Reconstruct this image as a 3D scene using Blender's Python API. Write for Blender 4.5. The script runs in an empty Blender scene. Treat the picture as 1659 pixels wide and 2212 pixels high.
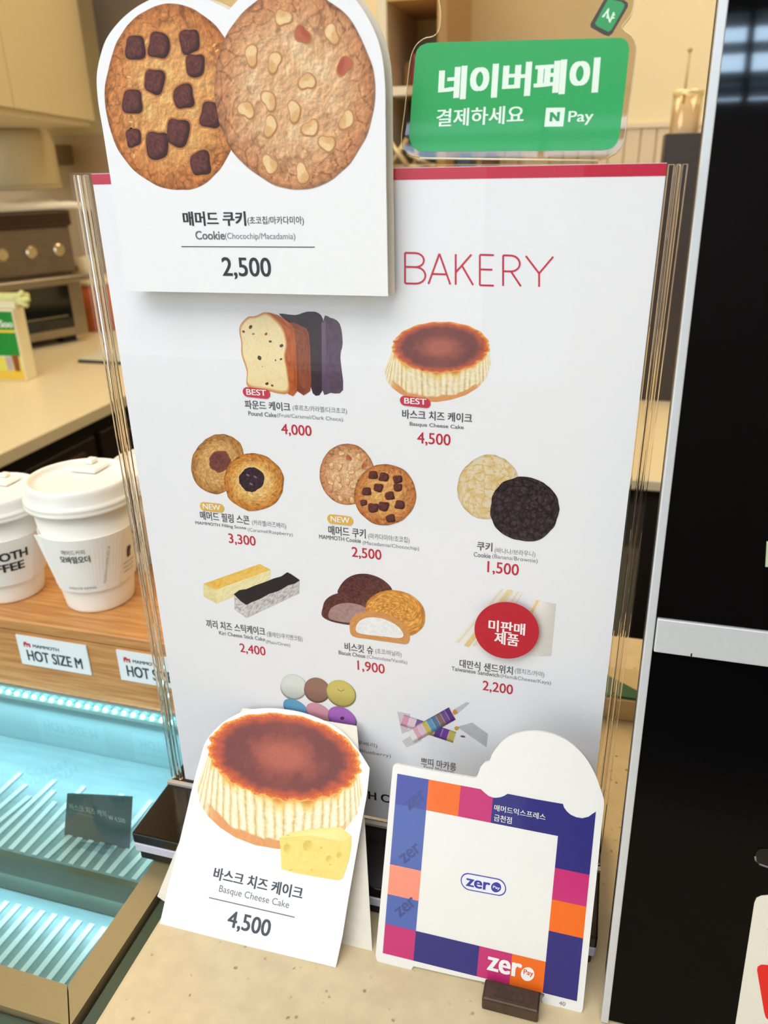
import bpy, bmesh, math, random
import numpy as np
from mathutils import Vector, Matrix
from mathutils.geometry import tessellate_polygon

# ------------------------------------------------------------------ camera, world, light, exposure
S = bpy.context.scene
COL = S.collection
ZC = 0.981                       # height of the menu sheet's lower edge above the floor
PW, PH = 1659.0, 2212.0
FPX = 1695.27
CR = np.array([[0.96178, 0.27324, -0.01847], [0.09417, -0.39361, -0.91444], [-0.25713, 0.87775, -0.40430]])
_u, _s, _v = np.linalg.svd(CR); CR = _u @ _v
CC = np.array([0.2802, -0.4040, 0.4214 + ZC])

cam = bpy.data.cameras.new('camera'); camo = bpy.data.objects.new('camera', cam); COL.objects.link(camo)
cam.sensor_fit = 'HORIZONTAL'; cam.sensor_width = 36; cam.lens = FPX * 36 / PW
cam.clip_start = 0.02
Rm = Matrix((CR[0], -CR[1], -CR[2])).transposed().to_4x4()
camo.matrix_world = Matrix.Translation(CC) @ Rm
cam.dof.use_dof = True; cam.dof.focus_distance = 0.455; cam.dof.aperture_fstop = 13.5
S.camera = camo

S.view_settings.view_transform = 'Standard'; S.view_settings.look = 'None'
S.view_settings.gamma = 1; S.view_settings.use_curve_mapping = False
S.view_settings.exposure = -1.4

w = bpy.data.worlds.new('sky'); S.world = w; w.use_nodes = True
bg = w.node_tree.nodes['Background']; bg.inputs[0].default_value = (0.56, 0.77, 1.0, 1); bg.inputs[1].default_value = 26.0

def area(name, loc, size, power, color, rot=(0, 0, 0), sy=None):
    l = bpy.data.lights.new(name, 'AREA'); l.energy = power; l.color = color; l.size = size
    if sy: l.shape = 'RECTANGLE'; l.size_y = sy
    o = bpy.data.objects.new(name, l); o.location = loc; o.rotation_euler = rot; COL.objects.link(o)
    return o
# daylight entering by the shop front behind the photographer (the panes are in wall_front)
area('daylight', (-1.75, -2.93, ZC + 0.75), 3.0, 52, (1.0, 0.975, 0.95), (math.radians(90), 0, 0), 2.3)
# warm ceiling panels above the kitchen (their housings are built below)
LAMPS = [(-1.3, 0.9), (0.95, 1.5), (-0.5, 1.9), (-0.4, 0.78)]  # the last one is added to brighten the paper cups
for lx, ly in LAMPS:
    area('ceiling_glow', (lx, ly, ZC + 1.86), 0.55, 24, (1.0, 0.79, 0.52), (0, 0, 0), 0.55)
area('hall_glow', (-0.3, -1.5, ZC + 2.43), 2.6, 180, (0.975, 0.985, 1.0), (0, 0, 0), 1.6)

# ------------------------------------------------------------------ helpers
def lin(c):
    c = np.asarray(c, float) / 255.0
    return np.where(c <= 0.04045, c / 12.92, ((c + 0.055) / 1.055) ** 2.4)

def ray(u, v):
    return CR.T @ np.array([(u - PW / 2) / FPX, (v - PH / 2) / FPX, 1.0])

def at(u, v, ax, val):
    """point of the photograph on the plane x / y / z = val (z given above the sheet's lower edge)"""
    if ax == 2: val = val + ZC
    d = ray(u, v); t = (val - CC[ax]) / d[ax]
    return CC + t * d

class Plane:
    def __init__(s, O, lean=0.0, yaw=0.0):
        a = math.radians(lean); y = math.radians(yaw)
        s.O = np.array([O[0], O[1], O[2] + ZC], float)
        s.U = np.array([math.cos(y), math.sin(y), 0.0])
        back = np.array([-math.sin(y), math.cos(y), 0.0])
        s.V = back * math.sin(a) + np.array([0, 0, 1.0]) * math.cos(a)
        s.N = np.cross(s.U, s.V)
    def inv(s, p):
        p = np.atleast_2d(np.asarray(p, float)); out = []
        for u, v in p:
            d = ray(u, v); t = (s.N @ (s.O - CC)) / (s.N @ d); X = CC + t * d - s.O
            out.append((X @ s.U, X @ s.V))
        return np.array(out)
    def pts(s, ab, h=0.0):
        ab = np.asarray(ab, float)
        return s.O + ab[:, :1] * s.U + ab[:, 1:2] * s.V + np.reshape(h, (-1, 1)) * s.N

def spans(P3, D, axis, target):
    """length along D from P3 until the image coordinate `axis` reaches target"""
    a = CR @ (P3 - CC); b = CR @ D
    k = (target - (PW / 2 if axis == 0 else PH / 2)) / FPX
    return (k * a[2] - a[axis]) / (b[axis] - k * b[2])

# value noise
def vnoise(x, y, seed=0):
    xi = np.floor(x).astype(np.int64); yi = np.floor(y).astype(np.int64)
    xf = x - xi; yf = y - yi
    def h(a, b):
        n = (a * 374761393 + b * 668265263 + seed * 982451653) & 0xffffffff
        n = ((n ^ (n >> 13)) * 1274126177) & 0xffffffff
        return ((n ^ (n >> 16)) & 0xffff) / 65535.0
    u = xf * xf * (3 - 2 * xf); v = yf * yf * (3 - 2 * yf)
    return (h(xi, yi) * (1 - u) + h(xi + 1, yi) * u) * (1 - v) + (h(xi, yi + 1) * (1 - u) + h(xi + 1, yi + 1) * u) * v
def fbm(x, y, seed=0, o=4):
    s = 0; a = .5; t = 0
    for i in range(o):
        s = s + a * vnoise(x * 2 ** i, y * 2 ** i, seed + i * 17); t += a; a *= .5
    return s / t
def ridge(x, y, seed=0):
    n = fbm(x, y, seed, 3)
    return np.clip(1 - np.abs(n - .5) * 9, 0, 1)
def cells(x, y, seed=0):
    """distance to the border between irregular plates (0 on the crack)"""
    x = x + .5 * (fbm(x * 1.7, y * 1.7, seed + 3, 3) - .5); y = y + .5 * (fbm(x * 1.7, y * 1.7, seed + 8, 3) - .5)
    xi = np.floor(x); yi = np.floor(y); d1 = np.full(x.shape, 9.0); d2 = d1.copy()
    for i in (-1, 0, 1):
        for j in (-1, 0, 1):
            cx = xi + i; cy = yi + j
            px_ = cx + vnoise(cx, cy, seed + 1) * .9; py_ = cy + vnoise(cx, cy, seed + 2) * .9
            d = np.hypot(px_ - x, py_ - y); d2 = np.minimum(d2, np.maximum(d1, d)); d1 = np.minimum(d1, d)
    return d2 - d1
def mix(a, b, t):
    t = np.clip(np.asarray(t), 0, 1)[..., None]
    return np.asarray(a, float) * (1 - t) + np.asarray(b, float) * t
def sstep(a, b, x):
    t = np.clip((x - a) / (b - a), 0, 1); return t * t * (3 - 2 * t)

# materials
MATS = {}
def mat(name, col, rough=.5, metal=0, noise=0, nscale=40, bump=0, spec=.5, coat=0, emit=None, es=0, stretch=(1, 1, 1), trans=0, ior=1.5, col2=None):
    if name in MATS: return MATS[name]
    m = bpy.data.materials.new(name); m.use_nodes = True; MATS[name] = m
    nt = m.node_tree; b = nt.nodes['Principled BSDF']
    c = [*lin(col), 1]
    b.inputs['Base Color'].default_value = c
    b.inputs['Roughness'].default_value = rough; b.inputs['Metallic'].default_value = metal
    b.inputs['Specular IOR Level'].default_value = spec; b.inputs['IOR'].default_value = ior
    b.inputs['Coat Weight'].default_value = coat; b.inputs['Coat Roughness'].default_value = .04
    b.inputs['Transmission Weight'].default_value = trans
    if emit is not None:
        b.inputs['Emission Color'].default_value = [*lin(emit), 1]; b.inputs['Emission Strength'].default_value = es
    if noise or bump:
        tc = nt.nodes.new('ShaderNodeTexCoord'); mp = nt.nodes.new('ShaderNodeMapping'); mp.inputs['Scale'].default_value = stretch
        nz = nt.nodes.new('ShaderNodeTexNoise'); nz.inputs['Scale'].default_value = nscale; nz.inputs['Detail'].default_value = 5
        nt.links.new(tc.outputs['Object'], mp.inputs[0]); nt.links.new(mp.outputs[0], nz.inputs['Vector'])
        if noise:
            rp = nt.nodes.new('ShaderNodeValToRGB')
            c2 = lin(col2) if col2 is not None else np.array(c[:3]) * (1 - noise)
            rp.color_ramp.elements[0].position = .35; rp.color_ramp.elements[1].position = .65
            rp.color_ramp.elements[0].color = [*c2, 1]; rp.color_ramp.elements[1].color = c
            nt.links.new(nz.outputs['Fac'], rp.inputs[0]); nt.links.new(rp.outputs[0], b.inputs['Base Color'])
        if bump:
            bp = nt.nodes.new('ShaderNodeBump'); bp.inputs['Strength'].default_value = bump; bp.inputs['Distance'].default_value = .001
            nt.links.new(nz.outputs['Fac'], bp.inputs['Height']); nt.links.new(bp.outputs[0], b.inputs['Normal'])
    return m

def mat_print(name='printed_ink', rough=.42, grain=.05, coat=0.0):
    if name in MATS: return MATS[name]
    m = bpy.data.materials.new(name); m.use_nodes = True; MATS[name] = m
    nt = m.node_tree; b = nt.nodes['Principled BSDF']; b.inputs['Roughness'].default_value = rough
    b.inputs['Specular IOR Level'].default_value = .3
    b.inputs['Coat Weight'].default_value = coat; b.inputs['Coat Roughness'].default_value = .05
    a = nt.nodes.new('ShaderNodeAttribute'); a.attribute_name = 'Col'
    tc = nt.nodes.new('ShaderNodeTexCoord'); nz = nt.nodes.new('ShaderNodeTexNoise'); nz.inputs['Scale'].default_value = 1400; nz.inputs['Detail'].default_value = 3
    mr = nt.nodes.new('ShaderNodeMapRange'); mr.inputs[1].default_value = .3; mr.inputs[2].default_value = .7
    mr.inputs[3].default_value = 1 - grain; mr.inputs[4].default_value = 1 + grain
    vm = nt.nodes.new('ShaderNodeVectorMath'); vm.operation = 'SCALE'
    nt.links.new(tc.outputs['Object'], nz.inputs['Vector']); nt.links.new(nz.outputs['Fac'], mr.inputs[0])
    nt.links.new(a.outputs['Color'], vm.inputs[0]); nt.links.new(mr.outputs[0], vm.inputs['Scale'])
    nt.links.new(vm.outputs[0], b.inputs['Base Color'])
    return m

def mat_clear(name, tint=(255, 255, 255), refl=1.0, rough=.02, ior=1.49):
    if name in MATS: return MATS[name]
    m = bpy.data.materials.new(name); m.use_nodes = True; MATS[name] = m
    nt = m.node_tree; nt.nodes.clear()
    o = nt.nodes.new('ShaderNodeOutputMaterial'); mx = nt.nodes.new('ShaderNodeMixShader')
    t = nt.nodes.new('ShaderNodeBsdfTransparent'); t.inputs[0].default_value = [*lin(tint), 1]
    g = nt.nodes.new('ShaderNodeBsdfGlossy'); g.inputs['Roughness'].default_value = rough
    f = nt.nodes.new('ShaderNodeFresnel'); f.inputs[0].default_value = ior
    mu = nt.nodes.new('ShaderNodeMath'); mu.operation = 'MULTIPLY'; mu.inputs[1].default_value = refl
    ge = nt.nodes.new('ShaderNodeNewGeometry'); iv = nt.nodes.new('ShaderNodeMath'); iv.operation = 'SUBTRACT'; iv.inputs[0].default_value = 1
    fr_ = nt.nodes.new('ShaderNodeMath'); fr_.operation = 'MULTIPLY'
    nt.links.new(ge.outputs['Backfacing'], iv.inputs[1]); nt.links.new(f.outputs[0], mu.inputs[0])
    nt.links.new(mu.outputs[0], fr_.inputs[0]); nt.links.new(iv.outputs[0], fr_.inputs[1]); nt.links.new(fr_.outputs[0], mx.inputs[0])
    nt.links.new(t.outputs[0], mx.inputs[1]); nt.links.new(g.outputs[0], mx.inputs[2]); nt.links.new(mx.outputs[0], o.inputs[0])
    return m

# objects
def tag(o, label=None, cat=None, group=None, kind=None):
    if label: o['label'] = label
    if cat: o['category'] = cat
    if group: o['group'] = group
    if kind: o['kind'] = kind
    return o
def empty(name, loc, label=None, cat=None, group=None, kind=None):
    o = bpy.data.objects.new(name, None); COL.objects.link(o)
    o.location = (loc[0], loc[1], loc[2] + ZC); o.empty_display_size = .02
    return tag(o, label, cat, group, kind)
def link(name, me, m, parent=None):
    o = bpy.data.objects.new(name, me); COL.objects.link(o)
    if m is not None and not me.materials: me.materials.append(m)
    if parent is not None:
        o.parent = parent
    return o
def worldloc(p):
    v = Vector((0, 0, 0))
    while p is not None: v = v + p.location; p = p.parent
    return v
def mesh_obj(name, V, F, m, parent=None, smooth=False, colors=None):
    """V in world coordinates (z already with ZC)"""
    V = np.asarray(V, float)
    if parent is None: org = np.array([V[:, 0].mean(), V[:, 1].mean(), V[:, 2].min()])
    else: org = np.array(worldloc(parent))
    me = bpy.data.meshes.new(name); me.from_pydata((V - org).tolist(), [], [tuple(int(i) for i in f) for f in F])
    if colors is not None:
        at_ = me.color_attributes.new('Col', 'FLOAT_COLOR', 'POINT')
        c = np.ones((len(V), 4)); c[:, :3] = colors; at_.data.foreach_set('color', c.ravel())
    if smooth: me.polygons.foreach_set('use_smooth', [True] * len(me.polygons))
    me.update()
    o = link(name, me, m, parent)
    if parent is None: o.location = org
    return o
def bm_obj(name, bm, m, parent=None, smooth=False):
    V = [v.co.copy() for v in bm.verts]; bm.verts.index_update()
    F = [[v.index for v in f.verts] for f in bm.faces]
    bm.free()
    return mesh_obj(name, np.array([list(v) for v in V]), F, m, parent, smooth)
def bm_box(bm, x0, x1, y0, y1, z0, z1, bev=0, seg=1, M=None):
    """box, z relative to the sheet's lower edge"""
    r = bmesh.ops.create_cube(bm, size=1)
    for v in r['verts']:
        v.co = Vector(((x0 + x1) / 2 + v.co.x * (x1 - x0), (y0 + y1) / 2 + v.co.y * (y1 - y0), (z0 + z1) / 2 + ZC + v.co.z * (z1 - z0)))
    vs = r['verts']
    if bev:
        es = list({e for v in vs for e in v.link_edges})
        q = bmesh.ops.bevel(bm, geom=es + vs, offset=bev, segments=seg, affect='EDGES', profile=.5)
        vs = list({v for f in q['faces'] for v in f.verts} | set(v for v in vs if v.is_valid))
    if M is not None:
        for v in vs: v.co = M @ v.co
def box(name, x0, x1, y0, y1, z0, z1, m, parent=None, bev=0, seg=1, M=None):
    bm = bmesh.new(); bm_box(bm, x0, x1, y0, y1, z0, z1, bev, seg, M)
    return bm_obj(name, bm, m, parent)
def lathe(name, prof, c, m, parent=None, n=48, caps=True):
    V = []; F = []
    for r, z in prof:
        for k in range(n):
            a = 2 * math.pi * k / n; V.append((c[0] + r * math.cos(a), c[1] + r * math.sin(a), c[2] + z + ZC))
    for i in range(len(prof) - 1):
        for k in range(n):
            a = i * n + k; b = i * n + (k + 1) % n; F.append((a, b, b + n, a + n))
    if caps:
        F.append(tuple(range(n))[::-1]); F.append(tuple((len(prof) - 1) * n + k for k in range(n)))
    return mesh_obj(name, V, F, m, parent, smooth=True)
def tube(name, P, r, m, parent=None, n=8):
    P = [Vector(p) for p in P]; V = []; F = []
    for i, p in enumerate(P):
        d = (P[min(i + 1, len(P) - 1)] - P[max(i - 1, 0)]).normalized()
        a = d.orthogonal().normalized(); b = d.cross(a)
        for k in range(n):
            t = 2 * math.pi * k / n; V.append(p + (a * math.cos(t) + b * math.sin(t)) * r)
    for i in range(len(P) - 1):
        for k in range(n): F.append((i * n + k, i * n + (k + 1) % n, (i + 1) * n + (k + 1) % n, (i + 1) * n + k))
    F.append(tuple(range(n))[::-1]); F.append(tuple((len(P) - 1) * n + k for k in range(n)))
    return mesh_obj(name, [list(v) for v in V], F, m, parent, smooth=True)
def smooth_loop(pts, k=6):
    pts = np.asarray(pts, float); n = len(pts); out = []
    for i in range(n):
        p0, p1, p2, p3 = pts[i - 1], pts[i], pts[(i + 1) % n], pts[(i + 2) % n]
        for j in range(k):
            t = j / k
            out.append(.5 * ((2 * p1) + (-p0 + p2) * t + (2 * p0 - 5 * p1 + 4 * p2 - p3) * t * t + (-p0 + 3 * p1 - 3 * p2 + p3) * t ** 3))
    return np.array(out)
def tess(ab):
    """triangles of a simple outline given anticlockwise"""
    T = []
    for t in tessellate_polygon([[Vector((float(x) * 1000, float(y) * 1000, 0)) for x, y in ab]]):
        a, b, c = t; A = (ab[b][0] - ab[a][0]) * (ab[c][1] - ab[a][1]) - (ab[c][0] - ab[a][0]) * (ab[b][1] - ab[a][1])
        T.append((a, b, c) if A >= 0 else (a, c, b))
    return T
def soft(pts, i0, i1, k=5):
    """Catmull-Rom only between points i0 and i1"""
    p = np.asarray(pts, float); out = [tuple(q) for q in p[:i0]]
    for i in range(i0, i1):
        p0 = p[max(i - 1, i0)]; p1 = p[i]; p2 = p[i + 1]; p3 = p[min(i + 2, i1)]
        for j in range(k):
            t = j / k; out.append(tuple(.5 * ((2 * p1) + (-p0 + p2) * t + (2 * p0 - 5 * p1 + 4 * p2 - p3) * t * t + (-p0 + 3 * p1 - 3 * p2 + p3) * t ** 3)))
    return out + [tuple(q) for q in p[i1:]]
def slab(name, pl, ab, h0, h1, m, parent=None):
    """outline ab (plane coords) extruded from h0 to h1 along the plane's normal"""
    ab = np.asarray(ab, float)
    A = .5 * np.sum(ab[:, 0] * np.roll(ab[:, 1], -1) - np.roll(ab[:, 0], -1) * ab[:, 1])
    if A < 0: ab = ab[::-1]
    n = len(ab); V = np.vstack([pl.pts(ab, h1), pl.pts(ab, h0)])
    T = tess(ab)
    F = T + [(a + n, c + n, b + n) for a, b, c in T] + [(i, i + n, (i + 1) % n + n, (i + 1) % n) for i in range(n)]
    return mesh_obj(name, V, F, m, parent)

# text ------------------------------------------------------------
_T = {}
def glyphs(s, bold=0.0):
    k = (s, bold)
    if k in _T: return _T[k]
    off = bold if bold < 0 else 0.0
    c = bpy.data.curves.new('t', 'FONT'); c.body = s; c.size = 1; c.resolution_u = 4; c.offset = off
    o = bpy.data.objects.new('t', c); COL.objects.link(o)
    dg = bpy.context.evaluated_depsgraph_get(); e = o.evaluated_get(dg); me = e.to_mesh()
    V = np.empty(len(me.vertices) * 3); me.vertices.foreach_get('co', V); V = V.reshape(-1, 3)[:, :2].copy()
    F = [tuple(p.vertices) for p in me.polygons]
    e.to_mesh_clear(); bpy.data.objects.remove(o); bpy.data.curves.remove(c)
    if bold > 0:                                   # heavier weight: the same strokes laid side by side
        n = len(V); V = np.vstack([V + np.array(d) * bold for d in ((0, 0), (-1, .4), (1, .4), (-1, -.4), (1, -.4))])
        F = [tuple(i + n * k_ for i in f) for k_ in range(5) for f in F]
    mn = V.min(0); mx = V.max(0); V = (V - mn) / (mx - mn)
    _T[k] = (V, F); return _T[k]

LH = 0.00005
def strokes(n, bold): return np.repeat(np.arange(5), n // 5) * 7e-6 if bold > 0 else 0.0
class Print:
    """flat printing on a plane: polygons, lettering and colour patches gathered in one mesh"""
    def __init__(s, pl, h0=0.00008): s.pl = pl; s.V = []; s.F = []; s.C = []; s.n = 0; s.h0 = h0; s.k = 0
    def raw(s, ab, F, col, layer, h=0.0):
        s.k += 1; V = s.pl.pts(ab, s.h0 + layer * LH + h + (s.k % 12) * 3e-6); s.V.append(V); s.F += [tuple(i + s.n for i in f) for f in F]; s.n += len(V)
        c = np.asarray(col, float)
        if c.ndim == 1: c = np.repeat(c[None], len(V), 0)
        s.C.append(lin(np.clip(c, 0, 255)))
    def poly(s, px, col, layer=0, sm=0, ab=False):
        p = np.asarray(px, float) if ab else s.pl.inv(px)
        if sm: p = smooth_loop(p, sm)
        A = .5 * np.sum(p[:, 0] * np.roll(p[:, 1], -1) - np.roll(p[:, 0], -1) * p[:, 1])
        if A < 0: p = p[::-1]
        s.raw(p, tess(p), col, layer)
    def line(s, a, b, wpx, col, layer=0):
        p = s.pl.inv([a, b]); d = p[1] - p[0]; L = np.linalg.norm(d); d /= L; n = np.array([-d[1], d[0]])
        ww = wpx * np.linalg.norm(s.pl.inv([(a[0] + 10, a[1])])[0] - p[0]) / 10 / 2
        s.poly([p[0] - n * ww, p[1] - n * ww, p[1] + n * ww, p[0] + n * ww], col, layer, ab=True)
    def text(s, t, x0, y0, x1, h, col, layer=1, bold=0.0, slant=0.0, rot=0.0, y1=None):
        """bottom-left of the ink at (x0,y0); ink ends at x1; ink h pixels tall"""
        V, F = glyphs(t, bold); o = s.pl.inv([(x0, y0)])[0]; P3 = s.pl.pts(o[None])[0]
        if y1 is not None:
            e = s.pl.inv([(x1, y1)])[0]; d = e - o; W = np.linalg.norm(d); d = d / W
        else:
            r = math.radians(rot); d = np.array([math.cos(r), math.sin(r)])
            W = spans(P3, s.pl.U * d[0] + s.pl.V * d[1], 0, x1)
        n = np.array([-d[1], d[0]])
        H = spans(P3, s.pl.U * n[0] + s.pl.V * n[1], 1, y0 - h)
        ab = o + (V[:, :1] * W + V[:, 1:] * H * slant) * d + V[:, 1:] * H * n
        s.raw(ab, F, col, layer, strokes(len(V), bold))
    def patch(s, loop_px, fn, layer=0, nr=24, center=None, sm=0, cst=None):
        """star-shaped patch: fn(r, theta, a, b) -> rgb 0..255; a,b in mm on the plane"""
        p = s.pl.inv(loop_px)
        if sm: p = smooth_loop(p, sm)
        c = p.mean(0) if center is None else s.pl.inv([center])[0]
        n = len(p); rr = np.linspace(0, 1, nr + 1)[1:]
        ab = [c[None]]; R = [0.0]; TH = [0.0]
        ang = np.arctan2(p[:, 1] - c[1], p[:, 0] - c[0])
        for r in rr:
            ab.append(c + (p - c) * r); R += [r] * n; TH += list(ang)
        ab = np.vstack(ab); R = np.array(R); TH = np.array(TH)
        F = [(0, 1 + i, 1 + (i + 1) % n) for i in range(n)]
        for k in range(nr - 1):
            a = 1 + k * n; b = a + n
            F += [(a + i, b + i, b + (i + 1) % n, a + (i + 1) % n) for i in range(n)]
        A = .5 * np.sum(p[:, 0] * np.roll(p[:, 1], -1) - np.roll(p[:, 0], -1) * p[:, 1])
        if A < 0: F = [f[::-1] for f in F]
        s.raw(ab, F, fn(R, TH, ab[:, 0] * 1000, ab[:, 1] * 1000), layer)
    def quad(s, q, fn, layer=0, nx=24, ny=12):
        """q: four px corners (s=0,t=0),(1,0),(1,1),(0,1)"""
        p = s.pl.inv(q); S_, T_ = np.meshgrid(np.linspace(0, 1, nx + 1), np.linspace(0, 1, ny + 1))
        S_ = S_.ravel(); T_ = T_.ravel()
        ab = ((1 - S_) * (1 - T_))[:, None] * p[0] + (S_ * (1 - T_))[:, None] * p[1] + (S_ * T_)[:, None] * p[2] + ((1 - S_) * T_)[:, None] * p[3]
        F = [(j * (nx + 1) + i, j * (nx + 1) + i + 1, (j + 1) * (nx + 1) + i + 1, (j + 1) * (nx + 1) + i) for j in range(ny) for i in range(nx)]
        A = .5 * np.sum(p[:, 0] * np.roll(p[:, 1], -1) - np.roll(p[:, 0], -1) * p[:, 1])
        if A < 0: F = [f[::-1] for f in F]
        s.raw(ab, F, fn(S_, T_, ab[:, 0] * 1000, ab[:, 1] * 1000), layer)
    def build(s, name, parent, m=None):
        return mesh_obj(name, np.vstack(s.V), s.F, m or mat_print(), parent, colors=np.vstack(s.C))

def ell(cx, cy, rx, ry, n=48, rot=0, wob=0, seed=0, a0=0, a1=360):
    r = math.radians(rot); out = []
    full = (a1 - a0) >= 360
    for k in range(n):
        t = math.radians(a0 + (a1 - a0) * k / (n if full else n - 1))
        w = 1 + wob * (float(vnoise(np.array(3 + 2.2 * math.cos(t)), np.array(3 + 2.2 * math.sin(t)), seed)) - .5) + wob * .5 * (float(vnoise(np.array(9 + 6 * math.cos(t)), np.array(9 + 6 * math.sin(t)), seed)) - .5)
        x = rx * w * math.cos(t); y = ry * w * math.sin(t)
        out.append((cx + x * math.cos(r) - y * math.sin(r), cy + x * math.sin(r) + y * math.cos(r)))
    return out

# ------------------------------------------------------------------ shared materials
M_WALL = mat('cream_wall_paint', (238, 224, 190), .8, noise=.03, nscale=3)
M_CREAM = mat('cream_laminate', (226, 212, 180), .45, noise=.03, nscale=6)
M_COUNTER = mat('cream_solid_surface', (236, 220, 180), .35, noise=.03, nscale=30)
M_DARK = mat('dark_cabinet_board', (34, 27, 22), .5, noise=.2, nscale=12)
M_STEEL = mat('brushed_steel', (168, 160, 148), .32, 1, noise=.12, nscale=60, stretch=(1, 1, 12))
M_STEELD = mat('dark_brushed_steel', (146, 134, 120), .4, .8, noise=.2, nscale=40, stretch=(1, 1, 8))
M_BLACK = mat('matt_black_plastic', (20, 18, 18), .4)
M_WHITE = mat('white_paper_card', (250, 250, 252), .55, noise=.012, nscale=300)
M_EDGE = mat('card_edge', (236, 228, 212), .7, noise=.05, nscale=200)

# ------------------------------------------------------------------ the room
def wall(name, *a, m=M_WALL):
    return tag(box(name, *a, m), kind='structure')
FL = -ZC; CE = 2.50
wall('floor', -3.6, 3.0, -3.2, 3.2, FL - .05, FL, m=mat('floor_tile', (150, 138, 122), .5, noise=.1, nscale=4))
wall('ceiling', -3.6, 3.0, -3.2, 3.2, CE, CE + .06, m=mat('ceiling_paint', (225, 218, 205), .9, noise=.02))
wall('wall_left', -3.66, -3.6, -3.2, 3.2, FL, CE)
wall('wall_right', 3.0, 3.06, -3.2, 3.2, FL, CE)
YB = 2.05
wb = wall('wall_back', -3.6, 3.0, YB + .9, YB + .96, FL, CE)
# shop front behind the photographer: solid dark pier on the right, big panes on the left, high transom
M_FRAME = mat('dark_window_frame', (36, 38, 44), .4)
wf = empty('wall_front', (0, -3.0, FL), kind='structure')
for nm, a in (('wall_panel', (-3.6, 3.0, FL, FL + .5)), ('wall_panel', (0.15, 3.0, FL + .5, 2.06)), ('wall_panel', (-3.6, .15, 1.85, 2.06)), ('wall_panel', (-3.6, 3.0, 2.42, CE))):
    box(nm, a[0], a[1], -3.1, -3.0, a[2], a[3], mat('dark_panelling', (44, 38, 34), .6, noise=.1), wf)
for i in range(5):
    x = -3.6 + i * .93
    box('mullion', x, x + .05, -3.06, -2.99, FL + .5, 1.85, M_FRAME, wf)
for i in range(8):
    x = -3.35 + i * .81
    box('transom_bar', x, x + .022, -3.06, -2.99, 2.06, 2.42, M_FRAME, wf)
for z_ in (2.285, 2.165, 2.135, 2.10): box('transom_bar', -3.6, 3.0, -3.06, -2.99, z_, z_ + .008, M_FRAME, wf)
w1 = tag(box('window_1', -3.6, .15, -3.045, -3.035, FL + .5, 1.85, mat_clear('tinted_window_glass', (175, 170, 164))), kind='structure')
w2 = tag(box('window_2', -3.6, 3.0, -3.045, -3.035, 2.06, 2.42, mat_clear('window_glass')), kind='structure')

# kitchen soffit with its warm lamps
SO = 1.9
wall('trim_1', -3.6, 3.0, .45, YB + .9, SO, SO + .04, m=mat('soffit_paint', (236, 224, 196), .9, noise=.02))
for lx, ly in LAMPS:
    t = empty('ceiling_light', (lx, ly, SO - .03), 'square warm white ceiling lamp above the kitchen ' + {-1.3: 'worktop on the left', .95: 'on the right', -.5: 'at the back', -.4: 'added to brighten the paper cups'}[lx], 'lamp', 'ceiling lamps above the kitchen')
    box('housing', lx - .31, lx + .31, ly - .31, ly + .31, SO - .03, SO - .001, mat('lamp_housing', (230, 228, 220), .5), t, bev=.004)
    box('diffuser', lx - .28, lx + .28, ly - .28, ly + .28, SO - .036, SO - .03, mat('lamp_diffuser', (255, 235, 200), .5, emit=(255, 214, 150), es=1.5), t)
# ------------------------------------------------------------------ counters, case, kiosk
ZS = -.031                                       # stone counter top
M_STONE = mat('beige_quartz', (222, 202, 162), .28, noise=.10, nscale=90, coat=.1)
nt = M_STONE.node_tree; b_ = nt.nodes['Principled BSDF']
src = b_.inputs['Base Color'].links[0].from_socket
vo = nt.nodes.new('ShaderNodeTexVoronoi'); vo.inputs['Scale'].default_value = 130; vo.inputs['Randomness'].default_value = 1
tc = nt.nodes.new('ShaderNodeTexCoord'); nt.links.new(tc.outputs['Object'], vo.inputs['Vector'])
n2 = nt.nodes.new('ShaderNodeTexNoise'); n2.inputs['Scale'].default_value = 150; nt.links.new(tc.outputs['Object'], n2.inputs['Vector'])
m1 = nt.nodes.new('ShaderNodeMapRange'); m1.inputs[1].default_value = .10; m1.inputs[2].default_value = .22; m1.inputs[3].default_value = 1; m1.inputs[4].default_value = 0
m2 = nt.nodes.new('ShaderNodeMapRange'); m2.inputs[1].default_value = .52; m2.inputs[2].default_value = .6
mm = nt.nodes.new('ShaderNodeMath'); mm.operation = 'MULTIPLY'
nt.links.new(vo.outputs['Distance'], m1.inputs[0]); nt.links.new(n2.outputs['Fac'], m2.inputs[0])
nt.links.new(m1.outputs[0], mm.inputs[0]); nt.links.new(m2.outputs[0], mm.inputs[1])
mc = nt.nodes.new('ShaderNodeMix'); mc.data_type = 'RGBA'; mc.inputs[7].default_value = [*lin((150, 122, 84)), 1]
nt.links.new(mm.outputs[0], mc.inputs[0]); nt.links.new(src, mc.inputs[6]); nt.links.new(mc.outputs[2], b_.inputs['Base Color'])

ct = empty('serving_counter', (.9, -.1, -ZC), 'beige speckled stone counter that the menu stand and the small cards stand on', 'counter')
box('worktop', .029, 1.9, -.55, .33, ZS - .03, ZS, M_STONE, ct, bev=.003, seg=2)
box('cabinet_body', .06, 1.88, -.50, .30, -ZC, ZS - .03, M_DARK, ct)

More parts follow.
